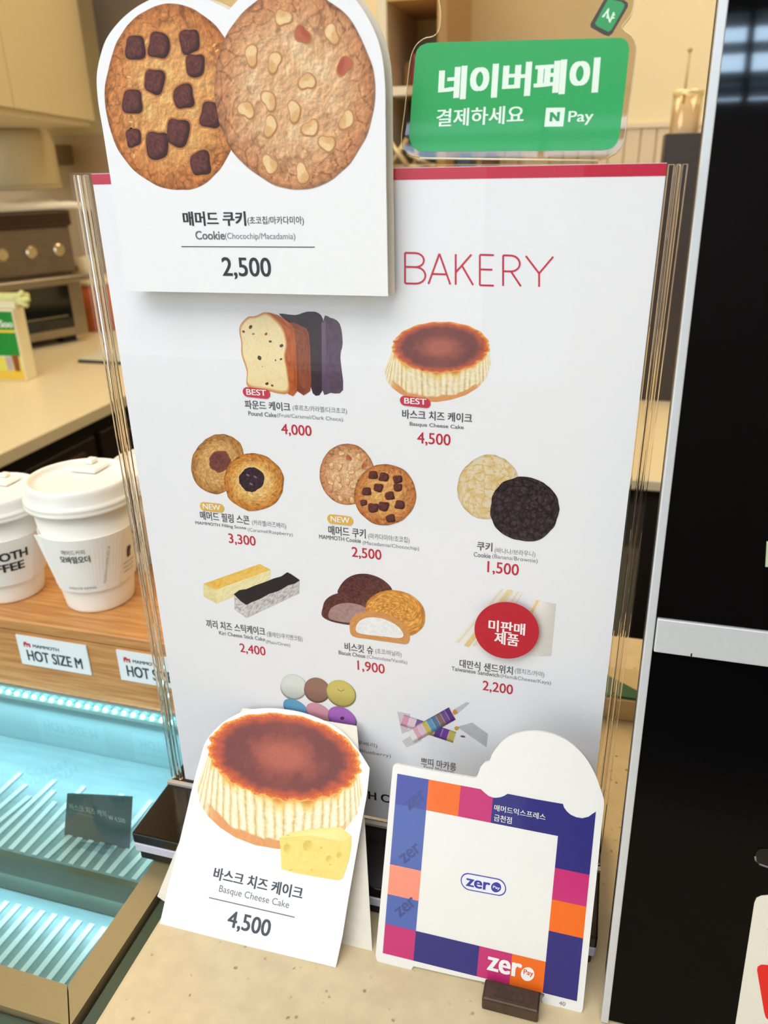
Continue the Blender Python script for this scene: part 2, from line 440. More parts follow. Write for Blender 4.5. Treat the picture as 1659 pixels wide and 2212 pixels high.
# display case on the left
gc = empty('display_case', (-.3, 0, -ZC), 'glass-topped display case with bronze steel frame and blue-white light inside', 'display case')
M_BRZ = mat('champagne_steel', (158, 142, 104), .4, .35, noise=.045, nscale=80, stretch=(1, 14, 1))
M_GRN = mat('green_glass_edge', (52, 74, 62), .15, coat=.5)
ZG = -.034
fr = bmesh.new()
def fquad(pts, z0, z1):
    vs = [fr.verts.new((x, y, z + ZC)) for z in (z1, z0) for x, y in pts]; n = len(pts)
    fr.faces.new(vs[:n]); fr.faces.new(vs[n:][::-1])
    for i in range(n): fr.faces.new((vs[i], vs[i + n], vs[(i + 1) % n + n], vs[(i + 1) % n]))
fquad([(-.0015, -.1495), (.0155, -.171), (.0185, .0985), (.0015, .0985)], ZG - .05, ZG + .001)
bm_obj('steel_frame', fr, M_BRZ, gc)
fr = bmesh.new()
fquad([(-.90, -.1385), (-.90, -.168), (.0148, -.1713), (-.0022, -.1498)], ZG - .05, ZG + .001)
bm_obj('steel_frame', fr, M_BRZ, gc)
box('glass_edge', .0187, .0275, -.45, .33, ZG - .06, ZG - .004, M_GRN, gc)
box('glass_edge', -.90, .0187, -.182, -.1725, ZG - .06, ZG - .004, M_GRN, gc)
M_TOPG = mat_clear('case_glass', (232, 244, 242), 1.1, .015, 1.5)
box('glass_top', -.90, -.0015, -.1495, .098, ZG - .006, ZG - .0005, M_TOPG, gc)
M_IN = mat('case_steel_liner', (150, 178, 184), .4, .25, noise=.12, nscale=25, stretch=(1, 6, 1))
M_STREAK = mat('led_streak_white', (236, 246, 248), .3)
M_BAND = mat('case_shelf_front', (96, 112, 100), .4, .3, noise=.1, nscale=20)
box('shelf', -.90, -.004, -.024, .099, -.112, -.10, M_IN, gc)
box('shelf_front', -.90, -.004, -.030, -.0242, -.138, -.099, M_BAND, gc)
box('case_floor', -.90, -.004, -.168, .099, -.16, -.14, M_IN, gc)
box('case_back', -.90, -.004, .0992, .104, -.16, ZG - .002, mat('case_back_liner', (170, 200, 206), .5, .2), gc)
box('case_side', -.004, -.0016, -.148, .099, -.16, ZG - .006, M_IN, gc)
box('case_body', -.90, .02, -.168, .232, -ZC, -.1602, M_DARK, gc)
def streak(name, x, x2, y0, y1, z):
    bm = bmesh.new(); bm_box(bm, -.0024, .0024, 0, 1, 0, .0011, 0)
    for v in bm.verts:
        t = v.co.y; v.co = Vector((x + (x2 - x) * t + v.co.x, y0 + (y1 - y0) * t, z + v.co.z))
    return bm_obj(name, bm, M_STREAK, gc)
for i in range(24):                                # LED reflections built as pale raised strips on the shelf
    x = -.295 + i * .0118
    streak('shelf_streak', x, x + .006 + .004 * math.sin(i), -.022, .058 - .012 * (i % 3), -.0999)
for i in range(17):                                # more LED reflections built as strips, on the case floor
    x = -.262 + i * .0118
    streak('floor_streak', x, x + .004, -.098, -.040, -.1399)
box('added_shelf_lamp', -.88, -.008, -.024, -.016, -.1165, -.1123, mat('led_carrier', (205, 232, 236), .4), gc)  # added strip and area light to brighten the case floor
l2 = bpy.data.lights.new('shelf_fill', 'AREA'); l2.shape = 'RECTANGLE'; l2.size = .45; l2.size_y = .006; l2.energy = .36; l2.color = (.62, .86, 1.0)
lo2 = bpy.data.objects.new('shelf_fill', l2); COL.objects.link(lo2); lo2.parent = gc
lo2.location = Vector((-.24, -.034, -.1168 + ZC)) - gc.location; lo2.rotation_euler = (math.radians(-30), 0, 0)

M_LED = mat('led_chip', (255, 255, 255), .4, emit=(190, 246, 255), es=22)
ls = empty('light_strip', (-.4, .095, -.046), 'strip light with a row of small blue-white bulbs under the wooden ledge', 'light')
box('carrier', -.88, -.005, .0925, .0985, -.044, -.0405, mat('led_carrier', (205, 232, 236), .4), ls)
for i in range(40):
    x = -.3975 + i * .00985
    bm = bmesh.new(); bm_box(bm, x - .0017, x + .0017, .0945, .0975, -.0405, -.0376, .0009, 2)
    bm_obj('bulb', bm, M_LED, ls)
l = bpy.data.lights.new('led_glow', 'AREA'); l.shape = 'RECTANGLE'; l.size = .45; l.size_y = .006; l.energy = 1.1; l.color = (.62, .86, 1.0)
lo = bpy.data.objects.new('led_glow', l); COL.objects.link(lo); lo.parent = ls; l.energy = .75
lo.location = Vector((-.22, .088, -.050 + ZC)) - ls.location; lo.rotation_euler = (math.radians(-28), 0, 0)

# wooden ledge
M_WOOD = mat('bamboo_board', (214, 156, 92), .42, noise=1, col2=(184, 122, 62), nscale=14, stretch=(1.2, 22, 22), coat=.12)
wl = empty('wooden_ledge', (-.4, .16, ZG), 'bamboo ledge over the back of the display case carrying the paper cups', 'shelf')
box('ledge_top', -.90, -.012, .1, .232, .031, .043, M_WOOD, wl, bev=.0015)
box('front_board', -.90, -.014, .101, .113, ZG, .0308, M_WOOD, wl)
box('end_board', -.026, -.014, .1132, .23, ZG, .0308, M_WOOD, wl)
box('back_board', -.90, -.026, .222, .231, ZG, .0308, M_WOOD, wl)
cb = empty('cork_tray', (-.1, .30, -.02), 'cream woven tray behind the wooden ledge beside the right-hand paper cup', 'tray')
box('tray_base', -.3, -.02, .238, .36, -.002, .020, mat('woven_cream', (226, 208, 170), .8, noise=.15, nscale=120, bump=.4), cb, bev=.003)
box('tray_stand', -.29, -.03, .24, .35, -ZC, -.0022, M_DARK, cb)

# size labels on the ledge front
pf = Plane((0, .101, 0))
def crop(x0, y0, k): return lambda x, y: (x0 + x / k, y0 + y / k)
cu = crop(0, 950, 3.686)
def size_label(q, txt, lab, dx):
    p3 = pf.inv([cu(*c) for c in q]); c = p3.mean(0)
    wv = (p3[1] - p3[0]); W = (np.linalg.norm(p3[1] - p3[0]) + np.linalg.norm(p3[2] - p3[3])) / 2; H = (np.linalg.norm(p3[3] - p3[0]) + np.linalg.norm(p3[2] - p3[1])) / 2
    t = empty('size_label', (c[0], .0985, c[1] - H / 2), lab, 'label', 'size labels on the ledge front')
    R = np.array([(-W / 2, -H / 2), (W / 2, -H / 2), (W / 2, H / 2), (-W / 2, H / 2)]) + c
    slab('plate', pf, R, 0.0002, .0016, mat('white_plastic_label', (240, 246, 247), .35), t)
    pr = Print(Plane((0, .101 - .0016, 0)))
    def T(s, x0, y0, x1, h, col, bold):
        V, F = glyphs(s, bold); ab = np.array([c[0] - W / 2 + x0 * W, c[1] - H / 2 + y0 * H]) + V * [(x1 - x0) * W, h * H]
        pr.raw(ab, F, col, 1, strokes(len(V), bold))
    T('HOT SIZE ' + txt, .11, .17, .90, .37, (48, 64, 70), .03)
    T('MAMMOTH', .225, .655, .60, .11, (60, 70, 78), .03)
    x, y = c[0] - W / 2 + .09 * W, c[1] - H / 2 + .64 * H
    for (a0, a1, b0, b1) in ((0, .10, .07, .13), (0, .022, 0, .13), (.04, .058, 0, .07), (.075, .10, 0, .07), (.01, .05, .13, .17)):
        pr.poly([(x + a0 * W, y + b0 * H), (x + a1 * W, y + b0 * H), (x + a1 * W, y + b1 * H), (x + a0 * W, y + b1 * H)], (205, 45, 60), 1, ab=True)
    pr.build('lettering', t)
size_label([(138, 1550), (695, 1632), (733, 1866), (182, 1775)], 'M', 'white label reading HOT SIZE M on the front of the wooden ledge', 0)
size_label([(930, 1668), (1490, 1752), (1515, 1990), (975, 1905)], 'L', 'white HOT SIZE label partly hidden behind the clear edge of the menu stand', 0)

# price tag inside the case
ptg = Plane((0, 0.004, 0))
tg = empty('price_tag', (-.09, .004, -.10), 'dark grey price card standing inside the glass display case', 'price card')
slab('card', ptg, ptg.inv([(145, 1715), (285, 1722), (279, 1836), (137, 1829)]), -.0012, 0, mat('grey_tag_card', (92, 110, 112), .5, noise=.1, nscale=40), tg)
pr = Print(ptg)
pr.text('바스크 치즈 케익', 152, 1748, 231, 14, (205, 215, 212), bold=.01)
pr.text('Basque Cheese Cake', 152, 1756, 205, 5, (160, 175, 174))
pr.text('₩ 4,500', 236, 1772, 272, 12, (205, 215, 212), bold=.01)
pr.build('lettering', tg)
slab('clear_foot', Plane((0, -.002, 0)), Plane((0, -.002, 0)).inv([(137, 1822), (245, 1826), (243, 1840), (137, 1836)]), -.002, .004, mat_clear('clear_plastic', (225, 240, 245)), tg)

# ------------------------------------------------------------------ paper cups
M_CUP = mat('white_paper_cup', (255, 250, 240), .5, noise=.015, nscale=60)
M_LID = mat('white_plastic_lid', (252, 248, 240), .32)
M_SLV = mat('white_paper_sleeve', (255, 251, 244), .6, noise=.015, nscale=60)
CK = [1.0, 1.0]
def cone_pt(c, a, z, off):     # z above the foot; angle from the camera-facing direction (to the right)
    r = (.0292 + (.0433 - .0292) * z / .105) * CK[0] + off
    t = -math.pi / 2 + a
    return (c[0] + r * math.cos(t), c[1] + r * math.sin(t), c[2] + z * CK[1] + ZC)
def cup(cx, cy, label, face, rot, sc=1.0, kz=1.0, z0=.043):
    c = (cx, cy, z0); CK[0] = sc; CK[1] = kz
    t = empty('paper_cup', c, label, 'cup', 'paper cups on the wooden ledge')
    L = lambda pr_: [(r * sc, z * kz) for r, z in pr_]
    lathe('cup_body', L([(.0285, .0004), (.0292, .001), (.0295, .003), (.0433, .104)]), c, M_CUP, t, 64)
    lid = lathe('lid', L([(.0436, .0945), (.0466, .0947), (.0469, .0958), (.0469, .0972), (.0461, .0984), (.0468, .0996), (.0467, .1012), (.0452, .1026), (.0443, .1040), (.0440, .1100), (.0434, .1130), (.0424, .1150), (.0412, .1156), (.0400, .1152), (.0390, .1130), (.0384, .1105), (.0300, .1102), (.0100, .1104)]), c, M_LID, t, 64)
    bm = bmesh.new(); bm_box(bm, cx - .020 * sc, cx + .006 * sc, cy + .015, cy + .036 * sc, z0 + .1108 * kz, z0 + .1150 * kz, .002, 2); bm_obj('sip_tab', bm, M_LID, lid)
    bm = bmesh.new(); bm_box(bm, cx - .011 * sc, cx - .003 * sc, cy + .0255, cy + .0335 * sc, z0 + .1152 * kz, z0 + .1195 * kz, .0015, 2); bm_obj('sip_plug', bm, M_LID, lid)
    # sleeve: open cone, one flap overlapping
    V = []; F = []; n = 56
    for off in (.0012, .0018):
        for i in range(n + 1):
            a = 2 * math.pi * i / n
            V.append(cone_pt(c, a + rot, .024, off)); V.append(cone_pt(c, a + rot, .073, off))
    for i in range(n):
        q = 2 * i; o2 = 2 * (n + 1)
        F.append((q + o2, q + 2 + o2, q + 3 + o2, q + 1 + o2)); F.append((q, q + 1, q + 3, q + 2))
        F.append((q + 1, q + 1 + o2, q + 3 + o2, q + 3)); F.append((q, q + 2, q + 2 + o2, q + o2))
    slv = mesh_obj('sleeve', V, F, M_SLV, t, smooth=False)
    V = []; F = []                                    # overlapping flap with its slanted seam
    for i in range(25):
        s = i / 24
        a0 = rot - .95 + s * (1.62); a1 = rot - 1.12 + s * (1.98)
        for off in (.0018, .0029):
            V.append(cone_pt(c, a0, .0232, off)); V.append(cone_pt(c, a1, .0738, off + (.003 if i == 0 else 0)))
    for i in range(24):
        q = 4 * i
        F += [(q + 2, q + 6, q + 7, q + 3), (q, q + 1, q + 5, q + 4), (q + 1, q + 3, q + 7, q + 5), (q, q + 4, q + 6, q + 2)]
    F += [(0, 2, 3, 1), (96, 97, 99, 98)]
    mesh_obj('sleeve_flap', V, F, M_SLV, slv)
    # printing wrapped on the sleeve
    PV = []; PF = []; PC = []
    def wrap(s, a0, a1, z0, z1, col, bold, off=.0033, tilt=0):
        V, F = glyphs(s, bold); n0 = len(PV)
        hs = strokes(len(V), bold) * np.ones(len(V))
        for (x, y), h_ in zip(V, hs):
            PV.append(cone_pt(c, rot + a0 + x * (a1 - a0), z0 + y * (z1 - z0) + tilt * x, off + h_)); PC.append(lin(col))
        PF.extend([tuple(i + n0 for i in f) for f in F])
    if face == 'order':
        wrap('매머드커피', -.46, .02, .0608, .0654, (120, 118, 118), .0, tilt=0)
        wrap('모바일오더', -.54, .10, .0528, .0594, (70, 70, 72), .03)
        wrap('모바일오더로 주문하세요', -.55, .12, .0265, .0290, (110, 108, 108), .0)
        V, F = glyphs('MAMMOTH COFFEE SIZE UP', 0.0); n0 = len(PV)
        for x, y in V:
            PV.append(cone_pt(c, rot + .34 + (1 - x) * -.0 + x * .20 - y * .05, .030 + x * .034, .0033)); PC.append(lin((150, 148, 148)))
        PF.extend([tuple(i + n0 for i in f) for f in F])
        for a0, a1, z0, z1 in ((.98, 1.04, .045, .053), (1.06, 1.10, .045, .051), (1.0, 1.12, .051, .055)):
            n0 = len(PV)
            for a, z in ((a0, z0), (a1, z0), (a1, z1), (a0, z1)): PV.append(cone_pt(c, rot + a, z, .0023)); PC.append(lin((70, 40, 42)))
            PF.append((n0, n0 + 1, n0 + 2, n0 + 3))
        for k, z in enumerate((.040, .036, .032)):
            wrap('MAMMOTH COFFEE', .84, 1.22, z, z + .0018, (120, 118, 118), 0, off=.0023)
    else:
        wrap('MAMMOTH', -.95, .62, .052, .0615, (52, 52, 54), .035)
        wrap('COFFEE', -.72, .50, .0395, .049, (52, 52, 54), .035)
    mesh_obj('lettering', PV, PF, mat_print(), slv, colors=np.array(PC))
    return t
cup(-.1725, .158, 'white paper coffee cup with Korean print on its sleeve, second from the left edge', 'order', .50, 1.07, 1.10)
cup(-.2665, .149, 'white paper coffee cup cut off by the left edge of the picture', 'name', .66, 1.0, .94)
cup(-.166, .275, 'white paper coffee cup behind the clear left edge of the menu stand', 'name', 1.9, 1.07, 1.08, .0202)

# ------------------------------------------------------------------ kiosk
KP = Plane((.3115, -.0895, ZS), lean=-12.5 * -1)
ko = KP.O
def kbox(name, a0, a1, b0, b1, h0, h1, m, parent, bev=0):
    bm = bmesh.new(); r = bmesh.ops.create_cube(bm, size=1)
    for v in r['verts']:
        a = (a0 + a1) / 2 + v.co.x * (a1 - a0); b = (b0 + b1) / 2 + v.co.y * (b1 - b0); h = (h0 + h1) / 2 + v.co.z * (h1 - h0)
        v.co = Vector(KP.O + a * KP.U + b * KP.V + h * KP.N)
    if bev: bmesh.ops.bevel(bm, geom=bm.edges[:] + bm.verts[:], offset=bev, segments=2, affect='EDGES', profile=.5)
    return bm_obj(name, bm, m, parent)
M_SIL = mat('silver_painted_metal', (214, 216, 218), .38, .25, noise=.02, nscale=400)
M_SCR = mat('black_screen_glass', (4, 4, 6), .03, spec=.7, coat=1.0)
M_LOW = mat('black_gloss_panel', (5, 5, 7), .22, spec=.14)
kk = empty('order_kiosk', (.5, -.08, ZS), 'tall black order kiosk with silver frame at the right edge, beside the menu stand', 'kiosk')
kbox('housing', .0015, .3985, .0085, .66, -.034, -.0035, mat('kiosk_housing', (40, 40, 44), .45), kk, bev=.002)
e0 = KP.inv([(1556, 0), (1404, 1330), (1311, 2212)])[:, 0].mean()
kbox('side_frame', 0, .0042, .0012, .66, -.0034, .0016, M_SIL, kk, bev=.0006)
kbox('side_frame', .3958, .40, .0012, .66, -.0034, .0016, M_SIL, kk, bev=.0006)
kbox('top_frame', .0043, .3957, .655, .66, -.0034, .0016, M_SIL, kk, bev=.0006)
bt = KP.inv([(1408, 1332)])[0][1]; bb = KP.inv([(1402, 1404)])[0][1]
kbox('screen', .0043, .3957, bt + .0006, .6549, -.0034, .0004, M_SCR, kk)
kbox('cross_bar', .0048, .3952, bb, bt, -.0034, .0022, M_SIL, kk, bev=.0007)
kbox('seam_mark', .0225, .0232, bb - .0001, bb + .0020, .0020, .0024, M_BLACK, kk)
kbox('lower_panel', .0043, .3957, .002, bb - .0004, -.0034, -.0006, M_LOW, kk)
kbox('added_shade_case', .032, .368, .06, .60, -.15, -.0345, mat('kiosk_housing', (40, 40, 44)), kk, bev=.006)  # unseen deep back, added to shade the stone beside the kiosk
kbox('foot', .04, .38, .025, .033, -.10, -.0345, mat('kiosk_housing', (40, 40, 44)), kk)
pk = Plane((0, 0, 0)); pk.O = KP.O + KP.N * -.0006; pk.U, pk.V, pk.N = KP.U, KP.V, KP.N
ck = crop(1540, 1750, 4.79)
o1 = [ck(232, 2212), (1574, 2300), (1800, 2330), (1830, 1950), ck(570, 876), ck(500, 882), ck(450, 905), ck(428, 955)]
slab('sticker', pk, pk.inv(o1), 0, .0003, mat('cream_sticker', (232, 226, 212), .5), kk)
pr = Print(pk, .0004)
red = [ck(455, 1650), ck(462, 1612), ck(500, 1592), ck(900, 1620), ck(960, 2300), ck(620, 2240), ck(575, 2165), ck(545, 2140), ck(528, 2080)]
pr.poly(red, (226, 44, 36), 1)
pr.text('결제', *ck(556, 1288), 1690, 26, (110, 104, 98), bold=.01)
pr.build('sticker_print', kk)
sl = smooth_loop([ck(435, 470), ck(470, 405), ck(560, 395), ck(760, 400), ck(830, 500), ck(740, 590), ck(560, 575), ck(480, 545)], 4)
slab('scanner_slot', pk, pk.inv(sl), 0, .0006, mat('slot_black', (14, 14, 16), .2), kk)
ab = pk.inv(smooth_loop([ck(435, 470), ck(440, 510), ck(480, 552), ck(560, 578), ck(700, 585)], 1))
tube('slot_rim', pk.pts(ab, .0008), .0005, mat('slot_rim_grey', (120, 122, 126), .3), kk, 6)
gr = Print(pk, .0012)
gr.quad([(1655, 1168), (1700, 1174), (1698, 1226), (1652, 1223)], lambda s, t, a, b: np.repeat([[186, 205, 160]], len(s), 0), 1, 1, 1)
gr.build('screen_print', kk)

# ------------------------------------------------------------------ menu stand
ms = empty('menu_stand', (.148, 0, ZS), 'large clear acrylic stand holding the white bakery menu sheet on a black and white base', 'menu stand')
AX0, AX1 = -.0117, .3066
M_GLS = mat('acrylic_rail', (252, 250, 246), .015, trans=1, ior=1.40)
M_ACR = mat_clear('acrylic_sheet', (255, 255, 255), .6, .012, 1.45)
box('base_plate', AX0, AX1, -.0565, .0565, -.0145, -.0052, mat('black_acrylic_base', (22, 17, 15), .12, spec=.4), ms, bev=.0012, seg=2)
box('base_stripe', AX0 + .0003, AX1 - .0003, -.0562, .0562, -.0225, -.0147, mat('white_acrylic_layer', (215, 214, 228), .3), ms, bev=.0008)
box('base_foot', AX0 + .0022, AX1 - .0022, -.0545, .0545, ZS + .0002, -.0227, M_BLACK, ms, bev=.001)
box('front_sheet', AX0, AX1, -.0038, -.0018, -.0045, .4207, M_ACR, ms)
box('back_sheet', AX0, AX1, .0010, .0030, -.0045, .4207, M_ACR, ms)
M_GL2 = mat('acrylic_rail_core', (244, 236, 226), .02, trans=1, ior=1.49)
for k, x0 in enumerate((AX0 + .0004, .2974)):
    box('side_rail', x0, x0 + .0030, -.0016, .0008, -.0045, .4195, M_GLS, ms, bev=.0005, seg=2)
    box('side_rail', x0 + .0034, x0 + .0058, -.0016, .0008, -.0045, .4195, M_GL2, ms, bev=.0009, seg=3)
    box('side_rail', x0 + .0062, x0 + .0086, -.0016, .0008, -.0045, .4195, M_GLS, ms, bev=.0005, seg=2)
M_CLIP = mat('frosted_edge', (200, 190, 176), .2, .2)
box('foot_bracket', AX0, AX1, -.0075, -.0040, -.0050, -.0030, M_CLIP, ms)
msh = box('menu_sheet', 0, .297, -.0004, .0004, -.0035, .420, mat('menu_paper', (247, 247, 250), .5, noise=.012, nscale=9), ms)
P0 = Plane((0, -.0004, 0))
pr = Print(P0)
c4 = crop(400, 640, 1.975); c5 = crop(400, 1180, 1.975); c2 = crop(800, 0, 1.931); c1 = crop(0, 0, 1.929)
RED = (200, 42, 66); DK = (96, 94, 98); GR = (128, 126, 132)
pr.poly([(0, .4146), (.297, .4146), (.297, .4198), (0, .4198)], (204, 46, 72), 1, ab=True)
pr.text('MAMMOTH', 440, 605, 843, 66, (204, 40, 66), 1)
def stroke_word(pr, strokes_, x0, y0, sx, sy, slope, wpx, col):
    for pts in strokes_:
        for (a, b), (c, d) in zip(pts[:-1], pts[1:]):
            pr.line((x0 + a * sx, y0 + b * sy + a * sx * slope), (x0 + c * sx, y0 + d * sy + c * sx * slope), wpx, col, 1)
def arc(cx, cy, rx, ry, a0, a1, n=10): return [(cx + rx * math.cos(math.radians(a0 + (a1 - a0) * i / n)), cy + ry * math.sin(math.radians(a0 + (a1 - a0) * i / n))) for i in range(n + 1)]
BK_ = [[(0, 0), (0, -1)], [(0, -1), (.07, -1)] + arc(.07, -.77, .058, .23, -90, 90) + [(0, -.54)], [(.07, -.54)] + arc(.072, -.27, .066, .27, -90, 90) + [(0, 0)],
       [(.158, 0), (.232, -1), (.306, 0)], [(.182, -.33), (.282, -.33)],
       [(.342, 0), (.342, -1)], [(.342, -.40), (.448, -1)], [(.385, -.62), (.460, 0)],
       [(.600, -1), (.505, -1), (.505, 0), (.600, 0)], [(.505, -.52), (.590, -.52)],
       [(.662, 0), (.662, -1), (.715, -1)] + arc(.715, -.74, .060, .26, -90, 90) + [(.662, -.48)], [(.715, -.48), (.782, 0)],
       [(.815, -1), (.905, -.44), (1.0, -1)], [(.905, -.44), (.905, 0)]]
stroke_word(pr, BK_, 875, 612, 320, 66, .026, 4.0, (204, 40, 66))
def badge(cx, cy, w_, h_, txt, col):
    pts = []
    for k in range(24):
        t = 2 * math.pi * k / 24 + .001; x = math.cos(t); y = math.sin(t)
        pts.append((cx + (w_ / 2 - h_ / 2) * (1 if x > 0 else -1) + h_ / 2 * x, cy + h_ / 2 * y + .12 * ((w_ / 2 - h_ / 2) * (1 if x > 0 else -1) + h_ / 2 * x)))
    pr.poly(pts, col, 6)
    pr.text(txt, cx - w_ * .36, cy + h_ * .30 - .12 * w_ * .36, cx + w_ * .37, h_ * .62, (250, 246, 246), 7, bold=.02)
badge(*c4(305, 412), 59, 21, 'BEST', (206, 62, 84)); badge(*c4(982, 450), 66, 21, 'BEST', (206, 62, 84))
badge(*c4(115, 899), 52, 19, 'NEW', (232, 184, 84)); badge(*c4(662, 953), 56, 20, 'NEW', (232, 184, 84))
def item(cf, ko, k0, k1, kh, sub, s0, s1, en, e0_, e1, eb, price, p0, p1, ph, en2=None, e2=None):
    pr.text(ko, *cf(*k0), cf(k1, 0)[0], kh, DK, bold=.022)
    if sub: pr.text(sub, *cf(*s0), cf(s1, 0)[0], kh * .74, GR)
    pr.text(en, *cf(*e0_), cf(e1, 0)[0], eb, (118, 116, 120), bold=.012)
    if en2: pr.text(en2, *cf(*e2[0]), cf(e2[1], 0)[0], eb * 1.12, (140, 138, 144))
    pr.text(price, *cf(*p0), cf(p1, 0)[0], ph, (202, 46, 66), bold=.012)
item(c4, '파운드 케이크', (256, 479), 450, 19, '(후르츠/카라멜/다크초코)', (460, 490), 691, 'Pound Cake', (270, 508), 390, 9.5, '4,000', (412, 594), 541, 26, '(Fruit/Caramel/Dark Choco)', ((394, 519), 674))
item(c4, '바스크 치즈 케이크', (926, 521), 1224, 20, None, None, None, 'Basque Cheese Cake', (958, 556), 1188, 10.5, '4,500', (990, 634), 1132, 28)
item(c4, '매머드 필링 스콘', (66, 952), 276, 19, '(카라멜/라즈베리)', (287, 980), 432, 'MAMMOTH Filling Scone', (45, 975), 262, 8.5, '3,300', (188, 1058), 303, 24, '(Caramel/Raspberry)', ((268, 1006), 460))
item(c4, '매머드 쿠키', (612, 1016), 771, 20, '(마카다미아/초코칩)', (782, 1038), 957, 'MAMMOTH Cookie', (572, 1033), 750, 9, '2,500', (712, 1117), 838, 25, '(Macadamia/Chocochip)', ((758, 1062), 998))
item(c4, '쿠키', (1244, 1082), 1310, 19, '(바나나/브라우니)', (1320, 1098), 1493, 'Cookie', (1231, 1110), 1303, 10, '1,500', (1288, 1184), 1422, 28, '(Banana/Brownie)', ((1310, 1121), 1503))
item(c5, '끼리 치즈 스틱케이크', (92, 346), 343, 18, '(플레인/쿠키앤크림)', (350, 388), 502, 'Kiri Cheese Stick Cake', (146, 376), 342, 8, '2,400', (236, 456), 345, 22, '(Plain/Oreo)', ((346, 417), 449))
item(c5, '비스킷 슈', (681, 444), 803, 18, '(초코/바닐라)', (812, 460), 923, 'Biscuit Choux', (655, 460), 770, 8.5, '1,900', (736, 533), 852, 24, '(Chocolate/Vanilla)', ((776, 481), 948))
item(c5, '대만식 샌드위치', (1170, 516), 1397, 18, '(햄치즈/카야)', (1406, 544), 1531, 'Taiwanese Sandwich', (1136, 529), 1340, 9, '2,200', (1268, 619), 1397, 24, '(Ham&Cheese/Kaya)', ((1345, 563), 1560))
pr.text('쁘띠 마카롱', *c5(1006, 932), c5(1156, 0)[0], 17, (110, 106, 104), bold=.015)
pr.text('Petit Macaron', *c5(1018, 948), c5(1145, 0)[0], 8, (135, 130, 128))
pr.text('마카롱 (바닐라/초코/블루베리)', *c5(470, 800), c5(820, 0)[0], 10, (120, 116, 114))
pr.text('Macaron (Vanilla/Choco/Blueberry)', *c5(440, 826), c5(878, 0)[0], 9, (140, 136, 134))
pr.text('MAMMOTH COFFEE', 676, 1702, 920, 17, (40, 36, 36), bold=.03)
pr.build('lettering', msh)
# ------------------------------------------------------------------ printed pictures of the food
def emb(a, b, seed, d=.22, o=3):
    return fbm(a, b, seed, o) - fbm(a + d, b - d, seed, o)
def dough(base, dark, light, seed, sc, edge=.82, crack=.5):
    """baked dough: blotches, embossed crumb, a few cracks towards the rim"""
    def fn(R, T, a, b):
        n = fbm(a * sc * .6, b * sc * .6, seed, 4)
        c = mix(base, light, sstep(.42, .7, n) * (1 - sstep(.45, .95, R)))
        c = mix(c, dark, sstep(edge - .35, 1.02, R + (n - .5) * .35) * .85)
        m = sstep(.48, .60, fbm(a * sc * .35, b * sc * .35, seed + 31, 2)) * sstep(.25, .8, R + .1)
        k = ridge(a * sc * .55, b * sc * .55, seed + 9)
        c = mix(c, np.array(dark) * .66, k * m * crack)
        c = mix(c, np.array(dark) * .62, sstep(.085, .015, cells(a * sc * .42, b * sc * .42, seed + 2)) * sstep(.5, .95, R + .15 * (n - .5)) * .8)
        e = emb(a * sc * 1.3, b * sc * 1.3, seed + 3) * 1.0 + emb(a * sc * 3.5, b * sc * 3.5, seed + 5) * .7
        c = c * (1 + np.clip(e, -.3, .3) * .55)[:, None]
        return c * (1 - .16 * sstep(.93, 1.0, R))[:, None]
    return fn
CHIPS = [(-.50, -.55, .16), (-.15, -.56, .17), (.30, -.58, .16), (.36, -.32, .15), (-.25, -.18, .16), (.16, .0, .16), (-.60, .02, .16), (.54, .22, .17), (-.62, .40, .12), (-.28, .50, .18), (.04, .38, .18), (.34, .72, .16)]
NUTS = [(-.10, -.72, 0), (.13, -.54, 1), (.50, -.53, 0), (-.52, -.36, 0), (-.24, -.28, 0), (.64, -.21, 1), (.16, -.07, 0), (-.62, .18, 0), (-.33, .10, 0), (-.02, .22, 0), (-.33, .36, 0), (.63, .34, 0), (.17, .40, 0), (.37, .56, 0), (-.36, .74, 0), (.04, .85, 0)]
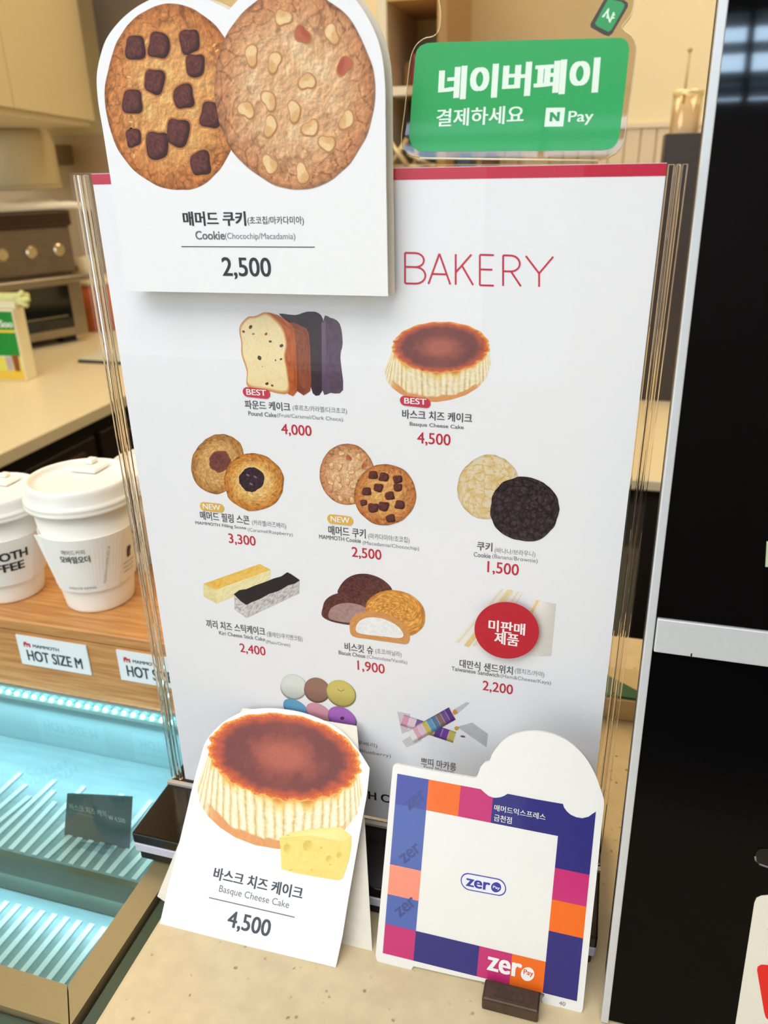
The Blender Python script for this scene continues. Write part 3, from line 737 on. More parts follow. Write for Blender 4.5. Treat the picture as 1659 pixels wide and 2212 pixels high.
def cookie(pr, cx, cy, rx, ry, rot, kind, L, big, seed=1):
    r_ = math.radians(rot)
    def P(nx, ny): return (cx + rx * nx * math.cos(r_) - ry * ny * math.sin(r_), cy + rx * nx * math.sin(r_) + ry * ny * math.cos(r_))
    n = 300 if big else 110; nr = 80 if big else 30
    k = 340 / (2 * rx); sc = .30 * k ** .6
    if kind == 'choc': f = dough((222, 160, 94), (200, 118, 60), (232, 184, 112), seed, sc)
    else: f = dough((224, 174, 128), (202, 134, 88), (234, 196, 152), seed, sc, .9, .45)
    pr.patch(ell(cx, cy, rx, ry, n, rot, .035, seed), f, L, nr)
    u = rx * .01
    if kind == 'choc':
        for i, (x, y, s) in enumerate(CHIPS):
            c = P(x, y); q = []
            m = 28
            for j in range(m):
                t = 2 * math.pi * j / m + .2; sq = (abs(math.cos(t)) ** 4 + abs(math.sin(t)) ** 4) ** -.25
                w_ = 1 + .06 * math.sin(3 * t + i) + .025 * math.sin(5 * t + i * 2)
                t2 = t + .22 * math.sin(i * 2.1)
                q.append((c[0] + rx * s * .90 * sq * w_ * math.cos(t2), c[1] + ry * s * .80 * sq * w_ * math.sin(t2)))
            pr.patch([(a + (a - c[0]) * .13, b + (b - c[1]) * .13) for a, b in q], lambda R, T, a, b: mix((150, 84, 40), (196, 128, 66), sstep(.8, 1, R)), L + 1, 4)
            pr.patch(q, lambda R, T, a, b, i=i: mix(mix((118, 64, 56), (82, 40, 38), fbm(a * 1.0 * k ** .7, b * 1.0 * k ** .7, i, 3) * 2 - .5), (54, 24, 24), sstep(.66, 1, R + .2 * np.sin(T + 2.2)) * .85), L + 2, 10)
        rnd = random.Random(seed)
        for i in range(14 if big else 5):
            t = rnd.uniform(0, 6.28); rr = rnd.uniform(.6, .9); c = P(rr * math.cos(t), rr * math.sin(t))
            pr.poly(ell(*c, rx * .035, rx * .016, 8, rnd.uniform(0, 180)), (236, 190, 124), L + 1)
    else:
        for i, (x, y, red) in enumerate(NUTS):
            c = P(x, y); q = []
            for j in range(22):
                t = 2 * math.pi * j / 22; w_ = 1 + .22 * math.cos(2 * t + i) + .12 * math.cos(3 * t + i * 1.7)
                q.append((c[0] + rx * .088 * w_ * math.cos(t + i), c[1] + ry * .092 * w_ * math.sin(t + i)))
            pr.patch([(a + (a - c[0]) * .16 + u * .5, b + (b - c[1]) * .16 + u * .8) for a, b in q], lambda R, T, a, b: mix((172, 104, 62), (206, 150, 100), sstep(.75, 1, R)), L + 1, 4)
            hi, lo = ((200, 112, 84), (172, 82, 60)) if red else ((248, 216, 164), (222, 166, 104))
            pr.patch(q, lambda R, T, a, b, hi=hi, lo=lo, i=i: mix(mix(hi, lo, sstep(-.5, 1, np.sin(T + i)) * .6 + .3 * fbm(a * k, b * k, i)), (186, 120, 72), sstep(.85, 1, R) * .8), L + 2, 8)
def cheesecake(pr, M, L, big):
    q = lambda pts: [M(*p) for p in pts]
    body = smooth_loop([(395, 400), (345, 510), (326, 600), (335, 700), (380, 790), (460, 870), (560, 940), (700, 995), (860, 1025), (1020, 1020), (1180, 975), (1310, 900), (1390, 790), (1424, 650), (1425, 520), (1410, 430), (1150, 250), (620, 240)], 6)
    low = smooth_loop([(335, 700), (380, 790), (460, 870), (560, 940), (700, 995), (860, 1025), (1020, 1020), (1180, 975), (1310, 900), (1390, 790)], 1)
    P_ = np.array(low)
    Cx, Cy = 905.0, 415.0; RX, RY = 510.0, 285.0; ro = math.radians(9)
    nbx, nby = (190, 70) if big else (80, 26)
    # fluted side as a ruled patch between rim and foot
    N = nbx
    th = np.radians(np.linspace(188, -8, N + 1))
    RX, RY = RX * .955, RY * .955
    top = np.stack([Cx + RX * np.cos(th) * math.cos(ro) - RY * np.sin(th) * math.sin(ro), Cy + RX * np.cos(th) * math.sin(ro) + RY * np.sin(th) * math.cos(ro)], 1)
    RX, RY = 510.0, 285.0
    bt = np.array([(320, 600), (345, 730), (400, 812), (480, 885), (580, 950), (710, 1000), (860, 1026), (1010, 1018), (1160, 985), (1290, 915), (1385, 800), (1426, 640)])
    d = np.r_[0, np.cumsum(np.linalg.norm(np.diff(bt, axis=0), axis=1))]; s_ = np.linspace(0, d[-1], N + 1)
    bot = np.stack([np.interp(s_, d, bt[:, 0]), np.interp(s_, d, bt[:, 1])], 1)
    V = []; 
    for j in range(nby + 1):
        t = j / nby; V += [M(*(top[i] * (1 - t) + bot[i] * t)) for i in range(N + 1)]
    ab = pr.pl.inv(V)
    I = np.tile(np.arange(N + 1) / N, nby + 1); J = np.repeat(np.arange(nby + 1) / nby, N + 1)
    fl = np.abs(np.sin((I * 34 + .5 * fbm(I * 30, J * 3, 4)) * math.pi * .72)) ** .55
    n = fbm(I * 90, J * 22, 7, 4); n3 = fbm(I * 24, J * 2, 11, 2)
    c = mix((206, 170, 96), (253, 240, 208), np.clip(fl * 1.05 + .30 * (n - .5), 0, 1))
    c = mix(c, (238, 196, 96), sstep(.28, .0, J + (n3 - .5) * .35) * .8)
    c = mix(c, (214, 120, 40), sstep(.14, -.05, J + (n3 - .5) * .22) * .9)
    c = mix(c, (226, 158, 100), sstep(.80, .84, J + (n3 - .5) * .14) * sstep(.10, .2, I) * sstep(.86, .74, I))
    c = c * (1 + (n - .5) * .10)[:, None]
    F = [(j * (N + 1) + i, (j + 1) * (N + 1) + i, (j + 1) * (N + 1) + i + 1, j * (N + 1) + i + 1) for j in range(nby) for i in range(N)]
    pr.raw(ab, F, c, L)
    def topf(R, T, a, b):
        n = fbm(a * .16, b * .16, 3, 4) if big else fbm(a * .5, b * .5, 3, 4); m = fbm(a * 1.6, b * 1.6, 8, 3)
        c = mix((178, 96, 78), (150, 78, 66), sstep(.15, .45, R))
        c = mix(c, (120, 62, 58), sstep(.35, .62, R + (n - .5) * .4) * (.55 + .45 * np.clip(np.abs(np.cos(T)), 0, 1)))
        c = mix(c, (188, 84, 56), sstep(.74, .88, R + (n - .5) * .12))
        c = mix(c, (222, 110, 48), sstep(.88, .96, R + (m - .5) * .10))
        c = mix(c, (246, 190, 92), sstep(.95, 1.0, R + (m - .5) * .09))
        return c * (1 + (m - .5) * .14)[:, None]
    wob = 240 if big else 80
    pts = []
    for k in range(wob):
        t = 2 * math.pi * k / wob; w_ = 1 + .018 * math.sin(31 * t) * (math.sin(t) > -.3) + .012 * math.sin(17 * t + 1)
        x = RX * w_ * math.cos(t); y = RY * w_ * math.sin(t)
        pts.append(M(Cx + x * math.cos(ro) - y * math.sin(ro), Cy + x * math.sin(ro) + y * math.cos(ro)))
    pr.patch(pts, topf, L + 1, 60 if big else 24)
    g = []                                            # faint dip ring of the baked top
    for k in range(120):
        t = 2 * math.pi * k / 120; g.append((t,))

def pic(name='printed_picture'):
    return Print(P0)
# pound cake
pr = Print(P0)
F4 = lambda pts: [c4(*p) for p in pts]
def sp(base, dark, sc, amt=.5, edgec=None, e0=.86):
    def fn(R, T, a, b):
        n = fbm(a * sc, b * sc, 2, 4); c = mix(base, dark, sstep(.35, .75, n) * amt)
        if edgec is not None: c = mix(c, edgec, sstep(e0, 1, R))
        return c
    return fn
pr.patch(F4([(588, 110), (620, 92), (660, 118), (672, 200), (662, 262), (674, 400), (620, 412), (585, 395)]), sp((104, 82, 100), (70, 56, 76), .7), 0, 14, sm=3)
pr.patch(F4([(400, 74), (470, 80), (520, 66), (570, 72), (592, 120), (590, 260), (585, 404), (545, 414), (525, 300), (520, 150), (450, 110)]), sp((66, 48, 58), (44, 32, 40), .8), 1, 14, sm=3)
pr.quad(F4([(582, 112), (600, 104), (604, 404), (584, 402)]), lambda s, t, a, b: mix((128, 100, 128), (96, 72, 100), t), 2, 4, 10)
pr.patch(F4([(440, 112), (500, 128), (528, 160), (536, 300), (534, 404), (478, 404), (474, 200)]), sp((156, 84, 52), (120, 56, 34), 1.6, .8), 2, 14, sm=2)
pr.patch(F4([(345, 68), (395, 80), (440, 108), (468, 150), (474, 260), (478, 404), (440, 416), (420, 300), (425, 160), (380, 100)]), sp((200, 104, 44), (150, 66, 26), .8, .8), 3, 14, sm=2)
pr.patch(F4([(232, 150), (238, 120), (268, 88), (300, 84), (345, 68), (386, 96), (420, 138), (436, 200), (428, 260), (440, 330), (440, 412), (350, 402), (268, 384), (264, 320), (242, 250), (240, 196)]), sp((250, 230, 178), (240, 214, 158), 1.2, .6, (206, 124, 52), .9), 4, 22, sm=4)
for (x, y, r, c) in ((280, 130, 9, (80, 56, 44)), (250, 150, 7, (130, 50, 40)), (346, 160, 7, (160, 70, 50)), (292, 160, 6, (190, 110, 70)), (364, 192, 7, (120, 70, 60)), (412, 210, 9, (80, 60, 56)), (318, 262, 11, (70, 60, 50)), (410, 268, 6, (90, 70, 60)), (386, 272, 4, (110, 80, 70)), (350, 372, 8, (110, 60, 50)), (372, 380, 6, (130, 70, 50)), (330, 300, 3, (180, 140, 90))):
    pr.poly([c4(*q) for q in ell(x, y, r, r * .75, 10, x * 3, .3, int(x))], c, 5)
pr.build('pound_cake_picture', msh)
# basque cheesecake (small)
pr = Print(P0)
def MM(x, y): return c4(852 + (x - 325) * 453 / 1100, 112 + (y - 135) * 338 / 890 - (x - 875) * .045)
cheesecake(pr, MM, 0, False); pr.build('cheesecake_picture', msh)
# filled scones
pr = Print(P0)
pr.patch([c4(*q) for q in ell(140, 715, 112, 128, 70, 20, .08, 4)], dough((214, 162, 96), (184, 124, 62), (226, 182, 120), 3, .7, .95, .5), 0, 26)
pr.patch([c4(*q) for q in ell(148, 705, 48, 46, 36, 0, .2, 6)], sp((130, 76, 66), (96, 48, 44), 1.2, .8, (150, 94, 60)), 1, 10)
pr.patch([c4(*q) for q in ell(292, 792, 127, 124, 80, 10, .06, 9)], dough((236, 186, 104), (204, 122, 44), (248, 216, 150), 5, .8, .8, .35), 2, 30)
pr.patch([c4(*q) for q in ell(286, 780, 60, 60, 40, 0, .15, 2)], lambda R, T, a, b: mix((250, 226, 168), (240, 196, 120), R), 3, 6)
pr.patch([c4(*q) for q in ell(285, 780, 51, 52, 40, 0, .18, 8)], sp((66, 44, 54), (32, 20, 28), 1.3, 1), 4, 12)
for x, y in ((268, 762), (300, 770), (282, 800)): pr.poly([c4(*q) for q in ell(x, y, 9, 4, 10, 30)], (130, 110, 128), 5)
pr.build('scone_picture', msh)
# cookies in the menu
pr = Print(P0)
cookie(pr, *c4(692, 760), 60, 66, -8, 'nut', 0, False, 4)
cookie(pr, *c4(853, 846), 67, 66, 12, 'choc', 4, False, 6)
pr.build('cookie_picture', msh)
pr = Print(P0)
pr.patch([c4(*q) for q in ell(1292, 815, 132, 138, 80, 30, .06, 14)], lambda R, T, a, b: mix(mix((234, 216, 184), (226, 196, 140), sstep(.4, .7, fbm(a * .35, b * .35, 31))), (212, 176, 92), sstep(.14, .03, cells(a * .20, b * .20, 12)) * .85) * (1 - .08 * sstep(.9, 1, R))[:, None], 0, 28)
pr.patch([c4(*q) for q in ell(1449, 905, 150, 138, 90, 10, .07, 18)], lambda R, T, a, b: mix(mix((74, 56, 62), (44, 32, 38), sstep(.35, .65, fbm(a * .9, b * .9, 5))), (10, 6, 10), sstep(.16, .03, cells(a * .22, b * .22, 22)) * .95) * (1 + 1.1 * emb(a * 1.2, b * 1.2, 4))[:, None], 3, 34)
pr.build('cookie_picture', msh)
# stick cakes
F5 = lambda pts: [c5(*p) for p in pts]
pr = Print(P0)
tx = lambda c0, c1_, sc: (lambda s, t, a, b: mix(c0, c1_, sstep(.4, .7, fbm(a * sc, b * sc, 3))))
pr.quad(F5([(78, 160), (318, 75), (365, 100), (130, 186)]), tx((248, 204, 104), (238, 184, 74), .7), 0, 20, 6)
pr.quad(F5([(130, 186), (365, 100), (360, 154), (134, 245)]), tx((250, 238, 186), (238, 222, 160), .8), 0, 20, 6)
pr.quad(F5([(78, 160), (130, 186), (134, 245), (78, 214)]), tx((242, 228, 172), (232, 214, 150), .8), 0, 6, 6)
pr.quad(F5([(262, 248), (488, 146), (486, 200), (262, 305)]), tx((222, 216, 214), (170, 160, 164), 2.2), 2, 40, 10)
pr.quad(F5([(210, 202), (262, 248), (262, 305), (211, 270)]), tx((232, 226, 224), (180, 170, 172), 2.2), 2, 12, 10)
pr.poly(F5([(208, 204), (232, 186), (262, 182), (300, 166), (340, 152), (380, 136), (410, 128), (436, 110), (452, 118), (470, 130), (490, 144), (470, 158), (440, 166), (400, 190), (360, 202), (320, 224), (284, 238), (262, 250), (240, 236)]), (42, 34, 36), 3)
pr.build('stick_cake_picture', msh)
# biscuit choux
pr = Print(P0)
pr.patch(F5([(652, 200), (655, 180), (680, 145), (720, 122), (770, 117), (820, 130), (860, 155), (884, 190), (860, 230), (760, 250), (680, 225)]), lambda R, T, a, b: mix(mix((118, 66, 60), (84, 42, 40), sstep(.3, .7, fbm(a * 1.6, b * 1.6, 3))), (60, 28, 28), ridge(a * 1.1, b * 1.1, 5) * .8), 0, 20, sm=4)
pr.patch(F5([(586, 300), (586, 265), (600, 228), (640, 203), (700, 197), (750, 212), (782, 240), (790, 290), (740, 335), (640, 325)]), lambda R, T, a, b: mix(mix((124, 70, 66), (90, 46, 44), sstep(.3, .7, fbm(a * 1.6, b * 1.6, 7))), (66, 32, 32), ridge(a * 1.2, b * 1.2, 8) * .8), 1, 20, sm=4)
pr.patch(F5([(612, 300), (622, 265), (660, 245), (710, 242), (760, 256), (780, 280), (750, 320), (700, 326), (630, 314)]), sp((180, 146, 142), (160, 124, 120), 1.0, .8), 2, 12, sm=4)
pr.patch(F5([(770, 262), (785, 225), (830, 195), (890, 186), (960, 205), (1010, 250), (1024, 300), (1010, 350), (950, 382), (860, 350), (790, 300)]), lambda R, T, a, b: mix(mix((240, 180, 88), (222, 146, 60), fbm(a * 1.3, b * 1.3, 11)), (176, 98, 40), ridge(a * .8, b * .8, 13) * .55 + .3 * sstep(.85, 1, R)) * (1 + 1.2 * emb(a * 1.8, b * 1.8, 3))[:, None], 3, 24, sm=4)
pr.patch(F5([(702, 340), (712, 305), (745, 282), (800, 276), (870, 290), (925, 320), (955, 365), (950, 414), (890, 410), (790, 396), (715, 382)]), lambda R, T, a, b: mix((232, 176, 112), (204, 128, 66), fbm(a * 1.8, b * 1.8, 15)), 4, 22, sm=4)
pr.patch(F5([(728, 352), (745, 318), (790, 302), (850, 310), (905, 338), (932, 375), (915, 390), (850, 384), (750, 372)]), sp((250, 250, 250), (232, 232, 234), .8, .8), 5, 14, sm=4)
pr.build('choux_picture', msh)
# sandwich and its round notice
pr = Print(P0)
pr.quad(F5([(1345, 180), (1442, 196), (1300, 440), (1145, 408)]), lambda s, t, a, b: mix((248, 243, 232), (236, 226, 200), np.abs(np.sin(s * 14)) ** 6), 0, 40, 8)
pr.quad(F5([(1480, 226), (1583, 246), (1562, 468), (1400, 470)]), lambda s, t, a, b: mix((248, 243, 232), (222, 216, 208), sstep(.3, 1, s)), 0, 20, 8)
pr.quad(F5([(1380, 184), (1396, 187), (1210, 430), (1190, 424)]), lambda s, t, a, b: mix((244, 222, 160), (236, 206, 140), t), 1, 4, 8)
pr.quad(F5([(1500, 228), (1512, 230), (1450, 350), (1434, 350)]), lambda s, t, a, b: mix((244, 222, 160), (236, 206, 140), t), 1, 4, 8)
pr.build('sandwich_picture', msh)
st = [c5(*q) for q in ell(1372, 358, 138, 120, 72, 10)]
PS = Plane((0, -.0040, 0))
rs_ = slab('round_sticker', PS, PS.inv(st), 0, .00025, mat('red_sticker', (196, 26, 48), .5), ms)
pr = Print(Plane((0, -.0043, 0)))
pr.text('미판매', *c5(1293, 360), c5(1449, 0)[0], 25, (252, 244, 244), bold=.03)
pr.text('제품', *c5(1318, 414), c5(1422, 0)[0], 26, (252, 244, 244), bold=.03)
pr.build('lettering', rs_)
# macarons
pr = Print(P0)
def mac(x, y, rx, ry, c, L, sd):
    pr.patch([c5(*q) for q in ell(x + 1, y + 3, rx, ry, 44, 30)], lambda R, T, a, b: np.repeat([np.array(c) * .66], len(R), 0), L, 4)
    pr.patch([c5(*q) for q in ell(x, y - 2, rx * .97, ry * .94, 44, 30)], lambda R, T, a, b: mix(np.array(c) * 1.06, np.array(c) * .84, sstep(-.2, 1, -np.sin(T) * R) * .7 + .2 * sstep(.8, 1, R)), L + 1, 12)
mac(462, 598, 58, 54, (218, 222, 216), 0, 1); mac(562, 612, 57, 52, (150, 112, 98), 2, 2); mac(665, 626, 66, 54, (204, 188, 104), 4, 3)
mac(472, 692, 60, 34, (98, 156, 194), 0, 4); mac(570, 710, 60, 36, (208, 146, 162), 2, 5); mac(670, 732, 66, 44, (166, 100, 186), 4, 6)
pr.poly([c5(*q) for q in ell(671, 732, 9, 7, 12)], (84, 34, 84), 6)
pr.line(c5(650, 608), c5(664, 618), 1.4, (150, 132, 70), 6); pr.line(c5(664, 618), c5(680, 610), 1.4, (150, 132, 70), 6)
pr.build('macaron_picture', msh)
# wrapped petit macarons
pr = Print(P0)
def wrapq(q, col, L): pr.quad(F5(q), lambda s, t, a, b: mix(col, np.array(col) * .92, fbm(a * .7, b * .7, 3)), L, 10, 6)
wrapq([(1160, 770), (1225, 752), (1292, 800), (1286, 858)], (206, 208, 208), 0); wrapq([(905, 705), (960, 715), (950, 790), (925, 800)], (222, 214, 216), 0); wrapq([(925, 830), (990, 790), (1010, 830), (945, 858)], (226, 220, 220), 0)
wrapq([(1140, 700), (1200, 664), (1215, 668), (1160, 716)], (214, 214, 214), 0)
def stack(x0, y0, x1, y1, hw, cols, L):
    n = len(cols); dx, dy = x1 - x0, y1 - y0; l_ = math.hypot(dx, dy); nx, ny = -dy / l_ * hw, dx / l_ * hw
    for i, c in enumerate(cols):
        t0, t1 = i / n, (i + 1) / n
        a = (x0 + dx * t0, y0 + dy * t0); b = (x0 + dx * t1, y0 + dy * t1)
        pr.quad(F5([(a[0] - nx, a[1] - ny), (b[0] - nx, b[1] - ny), (b[0] + nx, b[1] + ny), (a[0] + nx, a[1] + ny)]), lambda s, t, A, B, c=c: mix(mix(c, (250, 246, 250), sstep(.75, 1, np.abs(s - .5) * 2) * .5), np.array(c) * .7, sstep(.6, 1, np.abs(t - .45) * 2)), L, 8, 8)
stack(925, 740, 1150, 815, 24, [(222, 160, 190), (236, 212, 224), (130, 96, 170), (140, 160, 210), (190, 150, 90), (96, 60, 140), (120, 70, 160), (208, 190, 96)], 2)
stack(962, 812, 1140, 712, 30, [(244, 240, 240), (232, 176, 196), (236, 202, 214), (216, 196, 100), (104, 160, 200), (96, 130, 170), (146, 112, 104), (120, 84, 150), (104, 56, 140)], 4)
pr.poly([c5(*q) for q in ell(1151, 706, 9, 11, 12)], (222, 146, 60), 6); pr.poly([c5(*q) for q in ell(1158, 775, 9, 9, 12)], (222, 160, 70), 5); pr.poly([c5(*q) for q in ell(1185, 810, 11, 4, 12, 10)], (110, 90, 90), 5)
pr.build('wrapped_macaron_picture', msh)

# ------------------------------------------------------------------ big cookie price card
YC = -.0125
PC_ = Plane((0, YC, 0))
ck_ = empty('price_card', (.095, YC, .361), 'white card with two printed cookies and price 2,500, top left of the menu stand', 'price card', 'printed white price cards')
ol = [(272, 626), (244, 420), (222, 280), (212, 220), (209, 165), (217, 120), (232, 80), (262, 42), (300, 12), (345, -8), (400, -14), (445, -2), (480, 14), (494, 22), (512, 2), (545, -30), (600, -58), (660, -66), (715, -48), (760, -10), (795, 40), (817, 90), (828, 140), (832, 195), (834, 400), (838, 640), (560, 634), (285, 629)]
ol = soft(soft(ol, 13, 23), 1, 13)
ab = PC_.inv(ol)
fc_ = slab('front_card', PC_, ab, -.0009, 0, M_WHITE, ck_)
slab('back_card', Plane((0, YC, 0)), ab + np.array([.0016, .0003]), -.0075, -.0066, M_EDGE, ck_)
mid = .5 * (ab[:, 0].max() + ab[:, 0].min())
slab('fold_spacer', PC_, [(mid - .04, ab[:, 1].min() + .09), (mid + .04, ab[:, 1].min() + .09), (mid + .04, ab[:, 1].min() + .11), (mid - .04, ab[:, 1].min() + .11)], -.0066, -.0009, M_EDGE, ck_)
pr = Print(PC_)
cookie(pr, 374, 210, 147, 203, -4, 'choc', 0, True, 2)
cookie(pr, 637, 192, 172, 216, -3, 'nut', 4, True, 7)
pr.build('cookie_picture', fc_)
pr = Print(PC_)
g = crop(380, 430, 5.184)
BK = (58, 58, 66)
pr.text('매머드 쿠키', *g(88, 300), g(792, 0)[0], 31, BK, bold=.035)
pr.text('(초코칩/마카다미아)', *g(806, 296), g(1436, 0)[0], 20, (84, 84, 92), bold=.008)
pr.text('Cookie', *g(224, 452), g(552, 0)[0], 18.5, (112, 112, 120), bold=.02)
pr.text('(Chocochip/Macadamia)', *g(556, 466), g(1340, 0)[0], 17, (134, 134, 142))
pr.line(g(62, 532), g(1556, 538), 1.6, (70, 70, 78), 1)
pr.text('2,500', *g(530, 893), g(1075, 0)[0], 47, BK, bold=.015)
pr.build('lettering', fc_)

# ------------------------------------------------------------------ cheesecake tent card
PT = Plane((.1, -.0985, ZS), lean=40)
c3 = crop(320, 1500, 3.072)
tc_ = empty('price_card', (.093, -.09, ZS), 'white tent card with printed cheesecake, cheese wedge and price 4,500, on the stone counter', 'price card', 'printed white price cards')
ol = [(75, 1530), (135, 1270), (205, 990), (260, 760), (300, 590), (345, 430), (375, 330), (430, 250), (520, 170), (640, 112), (760, 92), (900, 98), (1040, 125), (1180, 180), (1290, 250), (1380, 350), (1440, 440), (1470, 490), (1452, 660), (1400, 950), (1330, 1350), (1290, 1600), (1245, 1812)]
ft_ = slab('front_card', PT, PT.inv([c3(*p) for p in soft(ol, 3, 17)]), -.0008, 0, M_WHITE, tc_)
PB = Plane((.1, -.081, ZS), lean=34.7)
slab('back_flap', PB, PB.inv([c3(*p) for p in [(60, 1340), (105, 1372), (1270, 1713), (1470, 1708), (1487, 1700), (1440, 900), (1385, 215), (1375, 208), (700, 98), (625, 92), (300, 700), (215, 960)]]), -.0007, 0, M_EDGE, tc_)
pr = Print(PT)
cheesecake(pr, lambda x, y: c3(x, y), 0, True)
wedge = [(870, 952), (930, 920), (1020, 902), (1110, 890), (1200, 884), (1280, 878), (1350, 940), (1350, 1000), (1335, 1090), (1310, 1170), (1290, 1222), (1262, 1234), (1100, 1208), (980, 1186), (884, 1160), (882, 1080), (878, 1010)]
pr.patch([c3(*p) for p in wedge], lambda R, T, a, b: mix((246, 224, 136), (236, 208, 110), fbm(a * .5, b * .5, 4)), 3, 16, sm=1)
pr.patch([c3(*p) for p in [(872, 952), (930, 921), (1110, 891), (1280, 879), (1352, 942), (1290, 975), (1200, 960), (1080, 935), (950, 945)]], lambda R, T, a, b: mix((252, 236, 162), (246, 224, 140), R), 4, 6)
for (x, y, rx, ry) in ((925, 1022, 24, 34), (1062, 1005, 34, 38), (1202, 1090, 22, 22), (1270, 1068, 20, 22), (1150, 1020, 8, 10), (1210, 1130, 8, 6), (1088, 1165, 10, 7), (950, 1165, 12, 6), (930, 935, 10, 5)):
    pr.patch([c3(*q) for q in ell(x, y, rx, ry, 24, -10)], lambda R, T, a, b: mix((222, 192, 92), (238, 212, 120), sstep(-.5, 1, R * np.cos(T + .6))), 5, 6)
pr.build('cheesecake_picture', ft_)
pr = Print(PT)
BK = (72, 80, 90)
pr.text('바스크 치즈 케이크', *c3(428, 1226), c3(1020, 0)[0], 27, BK, bold=.03)
pr.text('Basque Cheese Cake', *c3(466, 1322), c3(930, 0)[0], 19, (112, 118, 130), bold=.0)
pr.line(c3(404, 1348), c3(973, 1479), 2, (110, 118, 132), 1)
pr.text('4,500', *c3(516, 1556), c3(800, 0)[0], 41, BK, bold=.02)
pr.build('lettering', ft_)

# ------------------------------------------------------------------ payment card in a steel block
PZ = Plane((.2, -.087, ZS), lean=20.5)
cz = crop(790, 1560, 3.016)
zc = empty('payment_card', (.24, -.087, ZS), 'white payment card with blue, orange and magenta squares, standing in a metal block', 'payment sign')
ol = [(175, 300), (180, 282), (200, 273), (420, 314), (700, 364), (722, 360), (735, 330), (748, 292), (775, 264), (806, 252), (822, 212), (850, 170), (888, 128), (940, 92), (1000, 70), (1070, 60), (1140, 62), (1220, 80), (1300, 114), (1370, 165), (1430, 228), (1475, 300), (1508, 370), (1528, 430), (1545, 480), (1552, 540), (1535, 700), (1500, 1050), (1460, 1420), (1415, 1860), (1408, 1885), (1385, 1898), (1360, 1894), (1200, 1856), (1165, 1838), (1146, 1806), (1138, 1760), (780, 1695), (330, 1594), (314, 1590), (296, 1612), (278, 1614), (100, 1572), (72, 1552), (64, 1520), (70, 1450)]
slab('card', PZ, PZ.inv([cz(*p) for p in soft(soft(ol, 29, 40), 8, 27)]), -.0022, 0, mat('white_acrylic_card', (240, 238, 234), .25, coat=.3), zc)
pr = Print(PZ)
G = PZ.inv([cz(208, 335), cz(110, 1500), cz(1375, 1820)])
gx0, gy1 = .5 * (G[0][0] + G[1][0]), G[0][1]; gx1, gy0 = G[2][0], .5 * (G[1][1] + G[2][1])
cwx = (gx1 - gx0) / 6; cwy = (gy1 - gy0) / 6
NV, OR, MG, NV_SHEEN, OR_SHEEN = (50, 46, 122), (244, 112, 34), (200, 50, 116), (84, 104, 176), (252, 148, 124)
tiles = {(0, 0): (74, 84, 166), (1, 0): OR, (2, 0): MG, (0, 1): NV_SHEEN, (0, 2): NV_SHEEN, (0, 3): OR_SHEEN, (0, 4): NV_SHEEN, (0, 5): MG, (3, 5): MG, (4, 5): OR, (5, 2): MG, (5, 3): OR}  # left column: gloss sheen put into the print as paler blue and salmon
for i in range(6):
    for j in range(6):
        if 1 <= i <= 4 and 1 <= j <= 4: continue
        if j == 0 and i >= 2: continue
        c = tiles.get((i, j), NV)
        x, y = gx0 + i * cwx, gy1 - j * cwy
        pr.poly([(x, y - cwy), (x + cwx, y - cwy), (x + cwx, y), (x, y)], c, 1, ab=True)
# white dome keeps the card's white where the print stops
# the two top pieces are cut by the white rounded top of the card
iz = lambda *q: [tuple(v) for v in PZ.inv([cz(*p) for p in q])]
paw = iz((825, 490), (850, 492), (880, 488), (905, 478), (925, 466), (1100, 500), (1285, 532), (1292, 555), (1310, 580), (1335, 602), (1370, 618), (1410, 625), (1450, 616), (1478, 596))
x3 = gx0 + 3 * cwx; x2 = gx0 + 2 * cwx
pr.poly([(x3, gy1 - cwy), (gx1, gy1 - cwy), (gx1, paw[-1][1] + .0016)] + paw[::-1][:-1] + [(x3, paw[0][1])], NV, 1, ab=True)
q2 = iz((800, 480), (770, 455), (752, 425))
pr.poly([(x2, gy1 - cwy), (x3, gy1 - cwy), (x3, paw[0][1])] + q2[:2] + [(q2[2][0], gy1), (x2, gy1)], MG, 1, ab=True)
for (x, y, s) in ((248, 560, 1), (218, 905, 1), (188, 1255, 1)):
    q0 = cz(x, y)
    pr.text('zer', q0[0] + 12, q0[1] + 6, q0[0] + 50, 16, (72, 80, 140), 3, bold=.025, y1=q0[1] - 24)
pr.text('매머드익스프레스', *cz(836, 575), cz(1170, 0)[0], 13.5, (236, 232, 226), 3, bold=.012)
pr.text('금천점', *cz(834, 640), cz(950, 0)[0], 14.5, (236, 232, 226), 3, bold=.012)
pr.build('card_print', zc, mat_print('card_ink', .3, .03, coat=.35))
pr = Print(PZ)
pill = []
for k in range(40):
    t = 2 * math.pi * k / 40 + .01; x = math.cos(t); y = math.sin(t); sx = 92 * (1 if x > 0 else -1) + 56 * x
    pill.append((767 + sx, 1056 + 56 * y + .19 * sx))
pr.poly([cz(*p) for p in pill], (70, 66, 168), 3)
pr.poly([cz(767 + (p[0] - 767) * .955, 1056 + .19 * (p[0] - 767) * .955 + (p[1] - 1056 - .19 * (p[0] - 767)) * .88) for p in pill], (236, 236, 246), 4)
pr.text('zer', *cz(652, 1064), cz(808, 0)[0], 17, (60, 58, 158), 5, bold=.03)
pr.poly([cz(*q) for q in ell(850, 1074, 33, 33, 28)], (60, 58, 158), 5); pr.text('Pay', *cz(828, 1084), cz(874, 0)[0], 7.5, (236, 236, 246), 6, bold=.02)
pr.build('logo_print', zc, mat_print('card_ink'))
pr = Print(PZ)
pr.text('zer', *cz(788, 1612), cz(1012, 0)[0], 30, (250, 246, 244), 3, bold=.03)
